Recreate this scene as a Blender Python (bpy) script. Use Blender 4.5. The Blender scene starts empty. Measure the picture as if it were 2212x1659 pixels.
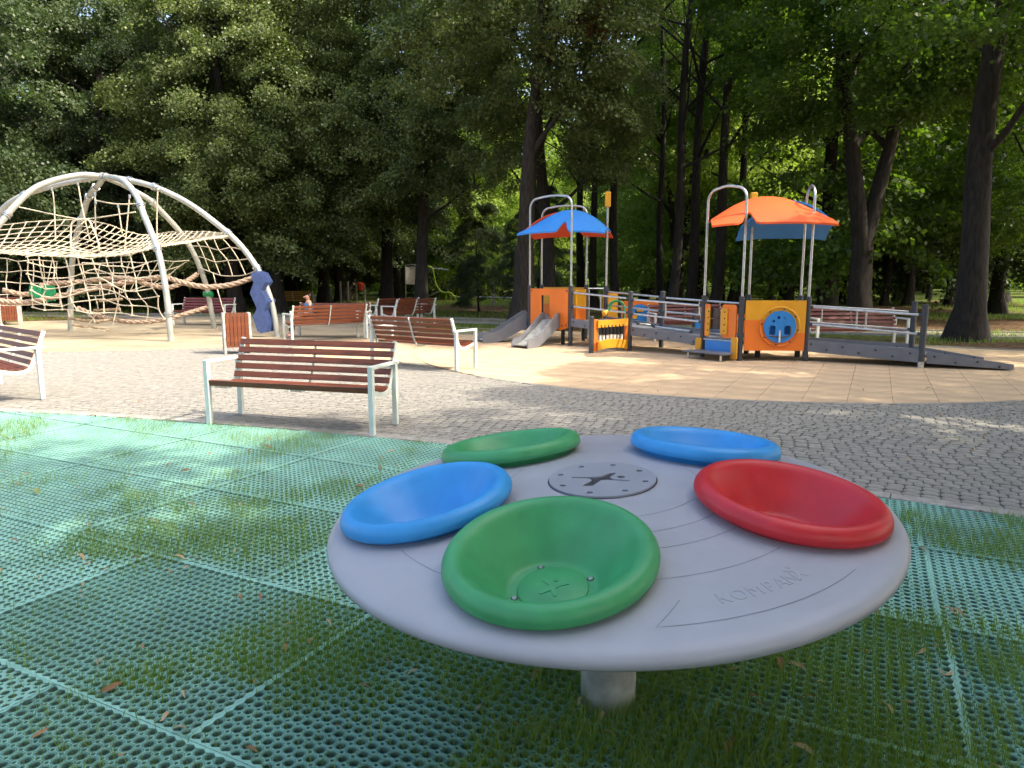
import bpy, math, random
import numpy as np
from mathutils import Vector, Matrix, noise as mnoise
pi = math.pi; rad = math.radians
SC = bpy.context.scene; COL = SC.collection
rng = np.random.default_rng(7); random.seed(7)

# ------------------------------------------------------------------ camera, sky, sun, exposure
EYE = 1.5; PITCH = rad(8.6); FOC = 1534.0; CX, CY = 1106.0, 829.5     # focal length in pixels of a 2212 px wide print
cam = bpy.data.objects.new('camera', bpy.data.cameras.new('camera')); COL.objects.link(cam)
cam.location = (0, 0, EYE); cam.rotation_euler = (pi/2 - PITCH, 0, 0)
cam.data.sensor_width = 36; cam.data.lens = 36*FOC/2212; cam.data.clip_end = 600; cam.data.clip_start = .05
cam.data.dof.use_dof = True; cam.data.dof.focus_distance = 2.6; cam.data.dof.aperture_fstop = 20
SC.camera = cam
TO_SUN = Vector((0.80, -0.26, 0.92)).normalized()
world = bpy.data.worlds.new('World'); SC.world = world; world.use_nodes = True
nt = world.node_tree; bgn = nt.nodes['Background']; sky = nt.nodes.new('ShaderNodeTexSky')
sky.sky_type = 'NISHITA'; sky.sun_disc = False
sky.sun_elevation = math.asin(TO_SUN.z); sky.sun_rotation = math.atan2(TO_SUN.x, TO_SUN.y)
sky.air_density = 1.0; sky.dust_density = 6.0; sky.ozone_density = 0.2
nt.links.new(sky.outputs[0], bgn.inputs[0]); bgn.inputs[1].default_value = 0.15
sd = bpy.data.lights.new('sun', 'SUN'); sd.energy = 2.05; sd.angle = rad(0.55); sd.color = (1, .89, .72)
so = bpy.data.objects.new('sun', sd); COL.objects.link(so); so.rotation_euler = TO_SUN.to_track_quat('Z', 'Y').to_euler()
SC.view_settings.view_transform = 'Standard'; SC.view_settings.look = 'None'
SC.view_settings.exposure = 1.82; SC.view_settings.gamma = 1; SC.view_settings.use_curve_mapping = False
SC.render.engine = 'CYCLES'
SC.cycles.max_bounces = 7; SC.cycles.diffuse_bounces = 4; SC.cycles.glossy_bounces = 3
SC.cycles.transmission_bounces = 4; SC.cycles.transparent_max_bounces = 6
SC.cycles.use_denoising = True

# ------------------------------------------------------------------ measuring: sight lines of the survey photograph
def ray(px, py):
    a = (px - CX)/FOC; b = (py - CY)/FOC; c, s = math.cos(PITCH), math.sin(PITCH)
    return a, c - b*s, -s - b*c
def G(px, py, z=0.0):
    a, b, c = ray(px, py); t = (z - EYE)/c
    return Vector((a*t, b*t, z))
def W(px, py, d):
    a, b, c = ray(px, py); t = d/b
    return Vector((a*t, d, EYE + c*t))
def PL(px, py, A, B):                      # the sight line's meeting with the upright plane through A and B
    a, b, c = ray(px, py); nx, ny = -(B[1]-A[1]), B[0]-A[0]
    t = (nx*A[0] + ny*A[1])/(nx*a + ny*b)
    return Vector((a*t, b*t, EYE + c*t))

# ------------------------------------------------------------------ materials
MATS = {}
def mat(name, col, rough=.6, metal=0., var=.12, scale=6., bump=0., bscale=40., objvar=0., spec=.5, col2=None, island=0., stretch=None, coat=0., lo=.35, hi=.65):
    if name in MATS: return MATS[name]
    m = bpy.data.materials.new(name); m.use_nodes = True; n = m.node_tree.nodes; l = m.node_tree.links
    b = n['Principled BSDF']; b.inputs['Roughness'].default_value = rough; b.inputs['Metallic'].default_value = metal
    b.inputs['Specular IOR Level'].default_value = spec
    if coat: b.inputs['Coat Weight'].default_value = coat
    tc = n.new('ShaderNodeTexCoord'); vec = tc.outputs['Object']
    if stretch:
        mp = n.new('ShaderNodeMapping'); mp.inputs['Scale'].default_value = stretch; l.new(vec, mp.inputs[0]); vec = mp.outputs[0]
    nz = n.new('ShaderNodeTexNoise'); nz.inputs['Scale'].default_value = scale; nz.inputs['Detail'].default_value = 6; l.new(vec, nz.inputs[0])
    ramp = n.new('ShaderNodeValToRGB'); e = ramp.color_ramp.elements
    e[0].position = lo; e[1].position = hi
    c2 = col2 or tuple(min(1, c*(1+var)) for c in col); c1 = col if col2 else tuple(c*(1-var) for c in col)
    e[0].color = (*c1, 1); e[1].color = (*c2, 1); l.new(nz.outputs[0], ramp.inputs[0]); out = ramp.outputs[0]
    if objvar or island:
        oi = n.new('ShaderNodeObjectInfo') if objvar else n.new('ShaderNodeNewGeometry')
        src = oi.outputs['Random'] if objvar else oi.outputs['Random Per Island']
        mr = n.new('ShaderNodeMapRange'); v = objvar or island
        mr.inputs[3].default_value = 1-v; mr.inputs[4].default_value = 1+v; l.new(src, mr.inputs[0])
        mx = n.new('ShaderNodeVectorMath'); mx.operation = 'SCALE'; l.new(out, mx.inputs[0]); l.new(mr.outputs[0], mx.inputs['Scale']); out = mx.outputs[0]
    l.new(out, b.inputs['Base Color'])
    if bump:
        nb = n.new('ShaderNodeTexNoise'); nb.inputs['Scale'].default_value = bscale; nb.inputs['Detail'].default_value = 4; l.new(vec, nb.inputs[0])
        bp = n.new('ShaderNodeBump'); bp.inputs['Strength'].default_value = bump; bp.inputs['Distance'].default_value = .01
        l.new(nb.outputs[0], bp.inputs['Height']); l.new(bp.outputs[0], b.inputs['Normal'])
    MATS[name] = m; return m
def leafmat(name, ca, cb, trans=.4, tcol=(.25, .42, .05), rough=.45):
    m = bpy.data.materials.new(name); m.use_nodes = True; n = m.node_tree.nodes; l = m.node_tree.links
    b = n['Principled BSDF']; b.inputs['Roughness'].default_value = rough; b.inputs['Specular IOR Level'].default_value = .35
    at = n.new('ShaderNodeAttribute'); at.attribute_name = 'leafvar'
    rp = n.new('ShaderNodeValToRGB'); rp.color_ramp.elements[0].color = (*ca, 1); rp.color_ramp.elements[1].color = (*cb, 1)
    l.new(at.outputs['Fac'], rp.inputs[0]); l.new(rp.outputs[0], b.inputs['Base Color'])
    tr = n.new('ShaderNodeBsdfTranslucent'); tr.inputs[0].default_value = (*tcol, 1)
    mx = n.new('ShaderNodeMixShader'); mx.inputs[0].default_value = trans
    l.new(b.outputs[0], mx.inputs[1]); l.new(tr.outputs[0], mx.inputs[2])
    l.new(mx.outputs[0], n['Material Output'].inputs[0]); MATS[name] = m; return m

m_soil = mat('soil', (.035, .028, .018), .95, var=.4, scale=30, bump=.5)
m_cob = mat('cobble', (.245, .236, .208), .85, scale=14, var=.2, bump=.35, bscale=160, island=.10)
m_cobo = mat('cobble_single', (.245, .236, .208), .85, scale=14, var=.2, bump=.35, bscale=160, objvar=.10)
m_joint = mat('joint_sand', (.14, .132, .112), .95, scale=9, var=.4)
m_kerb = mat('kerb_concrete', (.33, .31, .28), .9, scale=12, var=.2, bump=.3, bscale=120)
m_beige = mat('beige_rubber', (.58, .42, .26), .92, scale=2.5, var=.12, bump=.4, bscale=220, objvar=.05)
m_beiges = mat('beige_rubber_far', (.60, .44, .26), .92, scale=2.5, var=.12, bump=.4, bscale=220, island=.05)
m_sand = mat('sand_surface', (.33, .275, .185), .95, scale=1.2, var=.16, bump=.5, bscale=60)  # base colour darkened to stand in for shade on the sand
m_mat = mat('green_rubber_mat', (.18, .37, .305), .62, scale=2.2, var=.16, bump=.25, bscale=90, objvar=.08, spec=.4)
nn_ = m_mat.node_tree; _b = nn_.nodes['Principled BSDF']; _src = _b.inputs['Base Color'].links[0].from_socket     # sky sheen painted paler on the ridges, shade painted into the grooves
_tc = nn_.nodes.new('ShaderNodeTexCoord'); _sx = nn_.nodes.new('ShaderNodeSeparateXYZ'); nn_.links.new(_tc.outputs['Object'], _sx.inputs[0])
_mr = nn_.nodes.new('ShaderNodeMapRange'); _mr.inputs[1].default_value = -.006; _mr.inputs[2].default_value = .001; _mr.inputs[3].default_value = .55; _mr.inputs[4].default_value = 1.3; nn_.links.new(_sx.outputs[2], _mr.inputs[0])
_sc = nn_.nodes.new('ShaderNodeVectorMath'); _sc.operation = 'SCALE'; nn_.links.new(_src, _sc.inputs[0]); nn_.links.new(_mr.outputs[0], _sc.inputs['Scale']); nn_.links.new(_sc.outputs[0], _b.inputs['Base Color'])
m_grey = mat('spinner_plastic', (.37, .385, .43), .42, scale=7, var=.03, lo=.42, hi=.62, bump=.06, bscale=500)
m_groove_shade = mat('groove_shade', (.17, .18, .22), .7)  # dark tone stands in for shade inside the engraved lines
m_hub = mat('hub_plate_grey', (.30, .32, .37), .4, scale=5, var=.04, bump=.05, bscale=400)
m_hole = mat('recess_dark', (.035, .037, .042), .55, scale=30, var=.5)
m_bg = mat('bowl_green', (.048, .32, .12), .42, scale=9, var=.09, bump=.05, bscale=500)
m_bb = mat('bowl_blue', (.03, .30, .70), .42, scale=9, var=.07, bump=.05, bscale=500)
m_br = mat('bowl_red', (.56, .018, .028), .42, scale=9, var=.08, bump=.05, bscale=500)
m_galv = mat('galvanised_steel', (.55, .57, .58), .34, .85, scale=14, var=.14, bump=.05)
m_galvd = mat('weathered_galvanised_post', (.30, .31, .29), .62, .25, scale=9, var=.3, bump=.1)
m_dome = mat('dome_tube_paint', (.43, .45, .42), .4, .4, scale=3, var=.12)
m_dark = mat('charcoal_post', (.045, .052, .065), .5, scale=10, var=.1)
m_plank = mat('grey_panel', (.16, .17, .195), .5, scale=5, var=.08)
m_org = mat('orange_panel', (.80, .19, .02), .42, scale=3, var=.06)
m_yel = mat('yellow_panel', (.72, .34, .02), .42, scale=3, var=.06)
m_blu = mat('blue_panel', (.025, .22, .62), .42, scale=3, var=.05)
m_rorg = mat('orange_roof', (.78, .115, .025), .5, scale=3, var=.05)
m_rred = mat('red_roof', (.70, .075, .02), .5, scale=3, var=.05)
m_rblu = mat('blue_roof', (.03, .22, .64), .5, scale=3, var=.05)
m_navy = mat('navy_rubber', (.045, .075, .20), .55, scale=8, var=.15)
m_black = mat('black_plastic', (.012, .012, .014), .4)
m_white = mat('white_plastic', (.72, .71, .66), .4)
m_brown = mat('brown_board', (.06, .045, .04), .6)
m_green = mat('green_pipe', (.01, .20, .07), .35)
m_lime = mat('lime_paint', (.42, .62, .05), .4)
m_bench = mat('bench_frame_paint', (.60, .67, .64), .42, scale=8, var=.06)
m_wood = mat('bench_hardwood', (.125, .034, .014), .5, scale=3, var=.3, stretch=(1.5, 14, 14), objvar=.16, bump=.1, bscale=20)
m_woodo = mat('bench_hardwood_orange', (.175, .05, .02), .42, scale=3, var=.25, stretch=(1.5, 14, 14), objvar=.12, bump=.1, bscale=20)
m_woodm = mat('bench_maroon', (.14, .035, .035), .5, scale=3, var=.2, stretch=(1.5, 14, 14), objvar=.1)
m_woody = mat('bench_yellow_lit_wood', (.45, .24, .04), .5, scale=3, var=.2, stretch=(1.5, 14, 14), objvar=.1)  # yellow sunlight on the far bench is put into the slat colour
m_rope = mat('net_rope', (.56, .50, .38), .85, scale=40, var=.18)
m_thick = mat('thick_rope', (.35, .26, .195), .9, scale=60, var=.3, bump=.6, bscale=120)
m_concrete = mat('bin_concrete', (.42, .41, .38), .85, scale=14, var=.25, bump=.3)
m_bark = mat('bark', (.026, .021, .016), .95, scale=7, var=.5, stretch=(3, 3, .5), bump=1.0, bscale=14, objvar=.2)
m_barkl = mat('bark_pale', (.36, .27, .18), .9, scale=5, var=.35, stretch=(2, 2, .5), bump=.5)
m_path = mat('path_gravel', (.26, .23, .18), .95, scale=6, var=.2)
m_skin = mat('skin', (.50, .27, .19), .5, var=.05)
m_shirt = mat('blue_shirt', (.03, .22, .48), .8, var=.08)
m_hair = mat('hair', (.05, .03, .02), .6)
m_trous = mat('trousers', (.02, .02, .028), .8)
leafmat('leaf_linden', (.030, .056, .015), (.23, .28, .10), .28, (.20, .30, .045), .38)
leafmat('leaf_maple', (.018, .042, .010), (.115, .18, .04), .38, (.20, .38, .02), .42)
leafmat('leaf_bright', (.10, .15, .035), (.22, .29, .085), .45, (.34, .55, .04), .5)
leafmat('leaf_glow', (.16, .24, .03), (.36, .44, .12), .45, (.40, .60, .06), .5)  # backlit sun glow painted into paler, yellower leaf colours
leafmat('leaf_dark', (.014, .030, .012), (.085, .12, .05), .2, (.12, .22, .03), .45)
leafmat('leaf_dry', (.16, .06, .035), (.26, .12, .07), .3, (.3, .12, .05), .6)
leafmat('grass_blade', (.10, .18, .02), (.30, .38, .08), .45, (.20, .38, .03), .55)
leafmat('fallen_brown', (.22, .10, .05), (.42, .24, .12), .2, (.35, .2, .1), .6)
leafmat('fallen_tan', (.40, .27, .15), (.55, .42, .26), .2, (.4, .3, .15), .6)
leafmat('fallen_green', (.25, .32, .10), (.42, .45, .18), .25, (.3, .4, .1), .6)

# forest ground: leaf litter with grassy patches
mg = bpy.data.materials.new('forest_floor'); mg.use_nodes = True; n = mg.node_tree.nodes; l = mg.node_tree.links
b = n['Principled BSDF']; b.inputs['Roughness'].default_value = .95; b.inputs['Specular IOR Level'].default_value = .1
tc = n.new('ShaderNodeTexCoord')
n1 = n.new('ShaderNodeTexNoise'); n1.inputs['Scale'].default_value = .16; n1.inputs['Detail'].default_value = 5; l.new(tc.outputs['Object'], n1.inputs[0])
n2 = n.new('ShaderNodeTexNoise'); n2.inputs['Scale'].default_value = 7; n2.inputs['Detail'].default_value = 8; l.new(tc.outputs['Object'], n2.inputs[0])
r2 = n.new('ShaderNodeValToRGB'); r2.color_ramp.elements[0].color = (.035, .024, .014, 1); r2.color_ramp.elements[1].color = (.16, .10, .055, 1)
r3 = n.new('ShaderNodeValToRGB'); r3.color_ramp.elements[0].color = (.035, .05, .012, 1); r3.color_ramp.elements[1].color = (.12, .16, .035, 1)
rm = n.new('ShaderNodeValToRGB'); rm.color_ramp.elements[0].position = .44; rm.color_ramp.elements[1].position = .54
for r in (r2, r3): l.new(n2.outputs[0], r.inputs[0]); r.color_ramp.elements[0].position = .35; r.color_ramp.elements[1].position = .65
sx = n.new('ShaderNodeSeparateXYZ'); l.new(tc.outputs['Object'], sx.inputs[0])
mr = n.new('ShaderNodeMapRange'); mr.inputs[1].default_value = 34; mr.inputs[2].default_value = 60; mr.inputs[3].default_value = -.05; mr.inputs[4].default_value = .16
l.new(sx.outputs[1], mr.inputs[0]); ad = n.new('ShaderNodeMath'); l.new(n1.outputs[0], ad.inputs[0]); l.new(mr.outputs[0], ad.inputs[1]); l.new(ad.outputs[0], rm.inputs[0])
mx = n.new('ShaderNodeMixRGB'); l.new(rm.outputs[0], mx.inputs[0]); l.new(r2.outputs[0], mx.inputs[1]); l.new(r3.outputs[0], mx.inputs[2]); l.new(mx.outputs[0], b.inputs['Base Color'])
bp = n.new('ShaderNodeBump'); bp.inputs['Distance'].default_value = .05; bp.inputs['Strength'].default_value = .7; l.new(n2.outputs[0], bp.inputs['Height']); l.new(bp.outputs[0], b.inputs['Normal'])
MATS['forest_floor'] = mg

# ------------------------------------------------------------------ mesh helpers
class MB:
    def __init__(s): s.v = []; s.f = []
    def add(s, vs, fs):
        k = len(s.v); s.v += [tuple(p) for p in vs]; s.f += [tuple(i+k for i in f) for f in fs]; return s
    def box(s, c, size, R=None, taper=1.):
        c = Vector(c); hx, hy, hz = [q/2 for q in size]; R = R or Matrix.Identity(3); P = []
        for z, t in ((-hz, 1), (hz, taper)):
            for x, y in ((-hx, -hy), (hx, -hy), (hx, hy), (-hx, hy)): P.append(c + R @ Vector((x*t, y*t, z)))
        return s.add(P, [(0, 3, 2, 1), (4, 5, 6, 7), (0, 1, 5, 4), (1, 2, 6, 5), (2, 3, 7, 6), (3, 0, 4, 7)])
    def bar(s, a, b, w, h, up=(0, 0, 1)):     # bar from a to b, width w across, height h along up
        a, b = Vector(a), Vector(b); d = b - a; L = d.length; d.normalize(); up = Vector(up)
        sd_ = d.cross(up).normalized(); u2 = sd_.cross(d).normalized()
        return s.box((a+b)/2, (L, w, h), Matrix((d, sd_, u2)).transposed())
    def tube(s, pts, r, n=8, cap=True):
        pts = [Vector(p) for p in pts]; m = len(pts); rr = r if isinstance(r, (list, tuple)) else [r]*m
        ref = None; P = []
        for i, p in enumerate(pts):
            d = (pts[min(i+1, m-1)] - pts[max(i-1, 0)]).normalized()
            if ref is None: ref = d.orthogonal().normalized()
            ref = (ref - d*ref.dot(d)).normalized(); q = d.cross(ref)
            for k in range(n):
                a = 2*pi*k/n; P.append(p + (ref*math.cos(a) + q*math.sin(a))*rr[i])
        F = [(i*n+k, i*n+(k+1) % n, (i+1)*n+(k+1) % n, (i+1)*n+k) for i in range(m-1) for k in range(n)]
        if cap: F += [tuple(range(n-1, -1, -1)), tuple((m-1)*n+k for k in range(n))]
        return s.add(P, F)
    def lathe(s, prof, n=48, c=(0, 0, 0), close=False):
        P = []; m = len(prof)
        for r, z in prof:
            for k in range(n): a = 2*pi*k/n; P.append((c[0]+r*math.cos(a), c[1]+r*math.sin(a), c[2]+z))
        F = [(i*n+k, i*n+(k+1) % n, (i+1)*n+(k+1) % n, (i+1)*n+k) for i in range(m-1) for k in range(n)]
        if close: F += [((m-1)*n+k, (m-1)*n+(k+1) % n, (k+1) % n, k) for k in range(n)]
        return s.add(P, F)
    def prism(s, out, O, ux, uy, t):          # outline in the plane ux,uy at O, pushed t along ux x uy
        O, ux, uy = Vector(O), Vector(ux), Vector(uy); w = ux.cross(uy).normalized()*t; m = len(out)
        P = [O + ux*x + uy*y for x, y in out]; P += [p + w for p in P]
        F = [tuple(range(m-1, -1, -1)), tuple(range(m, 2*m))] + [(i, (i+1) % m, m+(i+1) % m, m+i) for i in range(m)]
        return s.add(P, F)
    def mesh(s, name, m=None, sharp=.6):
        me = bpy.data.meshes.new(name); me.from_pydata(s.v, [], s.f); me.update()
        if sharp: smooth(me, sharp)
        if m: me.materials.append(m)
        return me
    def build(s, name, m, parent=None, sharp=.6, bevel=0):
        return put(name, s.mesh(name, m, sharp), parent, bevel)
def smooth(me, ang=.6):
    me.polygons.foreach_set('use_smooth', [True]*len(me.polygons)); me.set_sharp_from_angle(angle=ang)
def put(name, me, parent=None, bevel=0):
    o = bpy.data.objects.new(name, me); COL.objects.link(o)
    if parent: o.parent = parent
    if bevel:
        bm_ = o.modifiers.new('bevel', 'BEVEL'); bm_.width = bevel; bm_.segments = 2; bm_.limit_method = 'ANGLE'; bm_.angle_limit = .7
    return o
def tag(o, label=None, cat=None, group=None, kind=None):
    if label: o['label'] = label
    if cat: o['category'] = cat
    if group: o['group'] = group
    if kind: o['kind'] = kind
    return o
def empty(name, loc=(0, 0, 0), rz=0, label=None, cat=None, group=None):
    o = bpy.data.objects.new(name, None); COL.objects.link(o); o.location = loc; o.rotation_euler.z = rz
    return tag(o, label, cat, group)
def copy_tree(o, parent=None):
    c = o.copy(); COL.objects.link(c); c.parent = parent
    for ch in o.children: copy_tree(ch, c)
    return c
def npmesh(name, V, F, m, sm=False, attr=None):   # V (n,3); F (k,4) or (k,3)
    me = bpy.data.meshes.new(name); k, q = F.shape
    me.vertices.add(len(V)); me.vertices.foreach_set('co', V.astype(np.float32).ravel())
    me.loops.add(k*q); me.loops.foreach_set('vertex_index', F.astype(np.int32).ravel())
    me.polygons.add(k); me.polygons.foreach_set('loop_start', np.arange(0, k*q, q, dtype=np.int32))
    if attr is not None:
        a = me.attributes.new('leafvar', 'FLOAT', 'POINT'); a.data.foreach_set('value', attr.astype(np.float32))
    me.update(calc_edges=True)
    if sm: me.polygons.foreach_set('use_smooth', [True]*k)
    me.materials.append(m); return me
def catmull(pts, per=6):
    pts = [Vector(p) for p in pts]; P = [pts[0]*2-pts[1]] + pts + [pts[-1]*2-pts[-2]]; out = []
    for i in range(1, len(P)-2):
        for k in range(per):
            t = k/per; a, b_, c, d = P[i-1:i+3]
            out.append(.5*((2*b_) + (c-a)*t + (2*a-5*b_+4*c-d)*t*t + (3*b_-a-3*c+d)*t**3))
    return out + [pts[-1]]
def plate(name, splines, thick, m, bevel=0.):     # filled flat outline with holes, centred on z=0
    cu = bpy.data.curves.new(name, 'CURVE'); cu.dimensions = '2D'; cu.fill_mode = 'BOTH'; cu.extrude = thick/2; cu.bevel_depth = bevel
    for sp in splines:
        s = cu.splines.new('POLY'); s.points.add(len(sp)-1); s.use_cyclic_u = True
        for p, (x, y) in zip(s.points, sp): p.co = (x, y, 0, 1)
    o = bpy.data.objects.new('tmp', cu); me = bpy.data.meshes.new_from_object(o); bpy.data.objects.remove(o)
    me.name = name; me.materials.clear(); me.materials.append(m); smooth(me, .5); return me
def circ(cx, cy, r, n=32): return [(cx+r*math.cos(2*pi*k/n), cy+r*math.sin(2*pi*k/n)) for k in range(n)]
def rrect(x0, y0, x1, y1, r, n=4):
    out = []
    for cx, cy, a in ((x1-r, y1-r, 0), (x0+r, y1-r, 90), (x0+r, y0+r, 180), (x1-r, y0+r, 270)):
        out += [(cx+r*math.cos(rad(a+90*k/n)), cy+r*math.sin(rad(a+90*k/n))) for k in range(n+1)]
    return out
def frame(O, ux, uy):                              # 4x4 with local x,y along ux,uy
    ux = Vector(ux).normalized(); uy = Vector(uy); uy = (uy - ux*uy.dot(ux)).normalized(); w = ux.cross(uy)
    M = Matrix((ux, uy, w)).transposed().to_4x4(); M.translation = Vector(O); return M

# ------------------------------------------------------------------ ground
CG = (-3.2, -3.0); RG = 0     # green area circle, fitted below from three kerb points
def circle3(a, b, c):
    ax, ay, bx, by, cx, cy = *a[:2], *b[:2], *c[:2]
    d = 2*(ax*(by-cy)+bx*(cy-ay)+cx*(ay-by))
    ux = ((ax*ax+ay*ay)*(by-cy)+(bx*bx+by*by)*(cy-ay)+(cx*cx+cy*cy)*(ay-by))/d
    uy = ((ax*ax+ay*ay)*(cx-bx)+(bx*bx+by*by)*(ax-cx)+(cx*cx+cy*cy)*(bx-ax))/d
    return (ux, uy), math.hypot(ax-ux, ay-uy)
CG, RG = circle3(G(0, 888), G(822, 945), G(2212, 1118))
CB, RB = (4.6, 15.05), 6.65                         # beige rubber circle
BN = Vector((.498, .867)); BD = BN.dot(Vector((2.4, 19.0)))   # its straight far edge
CS, RS = (-10.2, 20.5), 6.3                         # sand-coloured circle under the climbing dome
WEDGE = [(.45, 11.35), (-.9, 12.15), (-2.6, 12.85), (-4.2, 13.6), (-4.75, 15.2), (-4.0, 17.3), (-1.5, 18.7), (1.5, 18.5)]
def in_wedge(x, y):
    c = False
    for i in range(len(WEDGE)):
        (x1, y1), (x2, y2) = WEDGE[i], WEDGE[i-1]
        if (y1 > y) != (y2 > y) and x < (x2-x1)*(y-y1)/(y2-y1)+x1: c = not c
    return c
def in_beige(x, y, e=0): return in_wedge(x, y) or math.hypot(x-CB[0], y-CB[1]) < RB+e and BN.x*x + BN.y*y < BD+e
def in_sand(x, y, e=0): return math.hypot((x-CS[0])*.82, y-CS[1]) < RS+e
ground = MB().add([(-200, -60, -.03), (200, -60, -.03), (200, 220, -.03), (-200, 220, -.03)], [(0, 1, 2, 3)]).build('ground', mg, None, 0)
tag(ground, kind='structure')

def ring_pts(C, R, a0, a1, n): return [(C[0]+R*math.cos(a0+(a1-a0)*k/n), C[1]+R*math.sin(a0+(a1-a0)*k/n)) for k in range(n+1)]
def clip_poly(pts, inside_fn, inter):
    return pts
def halfplane(poly, nx, ny, d):                     # keep nx*x+ny*y<=d
    out = []
    for i in range(len(poly)):
        a, b_ = poly[i], poly[(i+1) % len(poly)]; fa = nx*a[0]+ny*a[1]-d; fb = nx*b_[0]+ny*b_[1]-d
        if fa <= 0: out.append(a)
        if fa*fb < 0: t = fa/(fa-fb); out.append((a[0]+(b_[0]-a[0])*t, a[1]+(b_[1]-a[1])*t))
    return out
beige_out = ring_pts(CB, RB, 0, 2*pi, 72)[:-1]
beige_out = halfplane(beige_out, BN.x, BN.y, BD)
def clip_convex(poly, conv):
    for i in range(len(conv)):
        a, b_ = conv[i], conv[(i+1) % len(conv)]; nx, ny = b_[1]-a[1], -(b_[0]-a[0])
        poly = halfplane(poly, nx, ny, nx*a[0]+ny*a[1])
        if len(poly) < 3: return []
    return poly

# beige play surface made of half-metre rubber tiles
bed = MB().prism(beige_out, (0, 0, -.02), (1, 0, 0), (0, 1, 0), .005).build('play_surface', mat('bed_dark', (.10, .08, .055), .95), None, 0)
tag(bed, kind='structure')
ta = rad(27); e1 = Vector((math.cos(ta), -math.sin(ta))); e2 = Vector((math.sin(ta), math.cos(ta))); TS = .5
tiles = []
for i in range(-30, 31):
    for j in range(-30, 31):
        c = Vector(CB) + e1*(i+.5)*TS + e2*(j+.5)*TS; h = TS/2-.0025
        q = [tuple(c + e1*sx_ + e2*sy_) for sx_, sy_ in ((-h, -h), (h, -h), (h, h), (-h, h))]
        q = clip_convex(q, beige_out)
        if len(q) < 3: continue
        ar = abs(sum(q[k][0]*q[(k+1) % len(q)][1]-q[(k+1) % len(q)][0]*q[k][1] for k in range(len(q))))/2
        if ar > .003: tiles.append((c, q, ar))
tag(MB().prism(WEDGE, (0, 0, -.02), (1, 0, 0), (0, 1, 0), .012).build('poured_surface', m_beige, None, 0), kind='structure')
tiles.sort(key=lambda t: t[0].length if t[0].y > 0 and abs(t[0].x) < t[0].y*.8 else 99)
fullme = None; rest = MB()
for k, (c, q, ar) in enumerate(tiles):
    dz = random.uniform(-.0004, .0004)
    if k < 295:
        loc = [(x-c.x, y-c.y) for x, y in q]
        if ar > TS*TS*.96 and fullme is None: fullme = MB().prism(loc, (0, 0, -.012), (1, 0, 0), (0, 1, 0), .012).mesh('tile', m_beige, 0)
        me = fullme if ar > TS*TS*.96 else MB().prism(loc, (0, 0, -.012), (1, 0, 0), (0, 1, 0), .012).mesh('tile', m_beige, 0)
        o = put('tile', me, bed); o.location = (c.x, c.y, dz)
    else: rest.prism(q, (0, 0, -.012+dz), (1, 0, 0), (0, 1, 0), .012)
o = rest.build('far_tiles', m_beiges, bed, 0); tag(o, kind='stuff')

def kerb(C, R, a0, a1, n, w, top, name='kerb', gap=.003):
    root = empty(name); tag(root, kind='structure')
    for k in range(n):
        s0 = a0+(a1-a0)*k/n; s1 = a0+(a1-a0)*(k+1)/n; g = gap/R
        P = ring_pts(C, R, s0+g, s1-g, 3) + ring_pts(C, R+w, s1-g, s0+g, 3)
        MB().prism(P, (0, 0, -.03), (1, 0, 0), (0, 1, 0), top+.03).build('kerb_stone', m_kerb, root, .5, .004)
    return root
kerb(CG, RG, rad(30), rad(110), 38, .13, .004)
kerb(CB, RB+.002, rad(219), rad(318), 16, .05, -.002, 'kerb')
# sand-coloured surface under the dome
sp = [(CS[0]+RS/.82*math.cos(2*pi*k/80), CS[1]+RS*math.sin(2*pi*k/80)) for k in range(80)]
tag(MB().prism(sp, (0, 0, -.015), (1, 0, 0), (0, 1, 0), .0135).build('sand_surface', m_sand, None, 0), kind='structure')

# cobbled square in arcs parallel to the green kerb
paveout = [(-15.5, 3), (9.5, 2.5), (11, 12), (7, 15.6), (0, 18.2), (-3.5, 17.6), (-8, 16.2), (-15.5, 15.4)]
pav = MB().prism(paveout, (0, 0, -.022), (1, 0, 0), (0, 1, 0), .006).build('paved_square', m_joint, None, 0)
# cut the bedding sheet where the mats lie: rebuild it as a strip outside the green circle
pav.data.clear_geometry()
arcA = ring_pts(CG, RG+.07, rad(5), rad(152), 60); V = []; F = []
for k, (x, y) in enumerate(arcA):
    a = rad(5)+(rad(152)-rad(5))*k/60; V.append((x, y, -.016)); V.append((CG[0]+(RG+13)*math.cos(a), CG[1]+(RG+13)*math.sin(a), -.016))
for k in range(60): F.append((2*k, 2*k+1, 2*k+3, 2*k+2))
pav.data.from_pydata(V, [], F); tag(pav, kind='structure')
def in_pave(x, y):
    if math.hypot(x-CG[0], y-CG[1]) < RG+.17: return False
    if in_beige(x, y, .09) or in_sand(x, y, .03): return False
    if y > 15.9 + .35*max(0, x+7) and x < 0: return False
    if x > 0 and BN.x*x + BN.y*y > BD-.5 and not in_beige(x, y): return False
    return x/y > -.82 and x/max(y, .1) < .86 and y > 3.2 and x > -15 and y < 18.5
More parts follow.
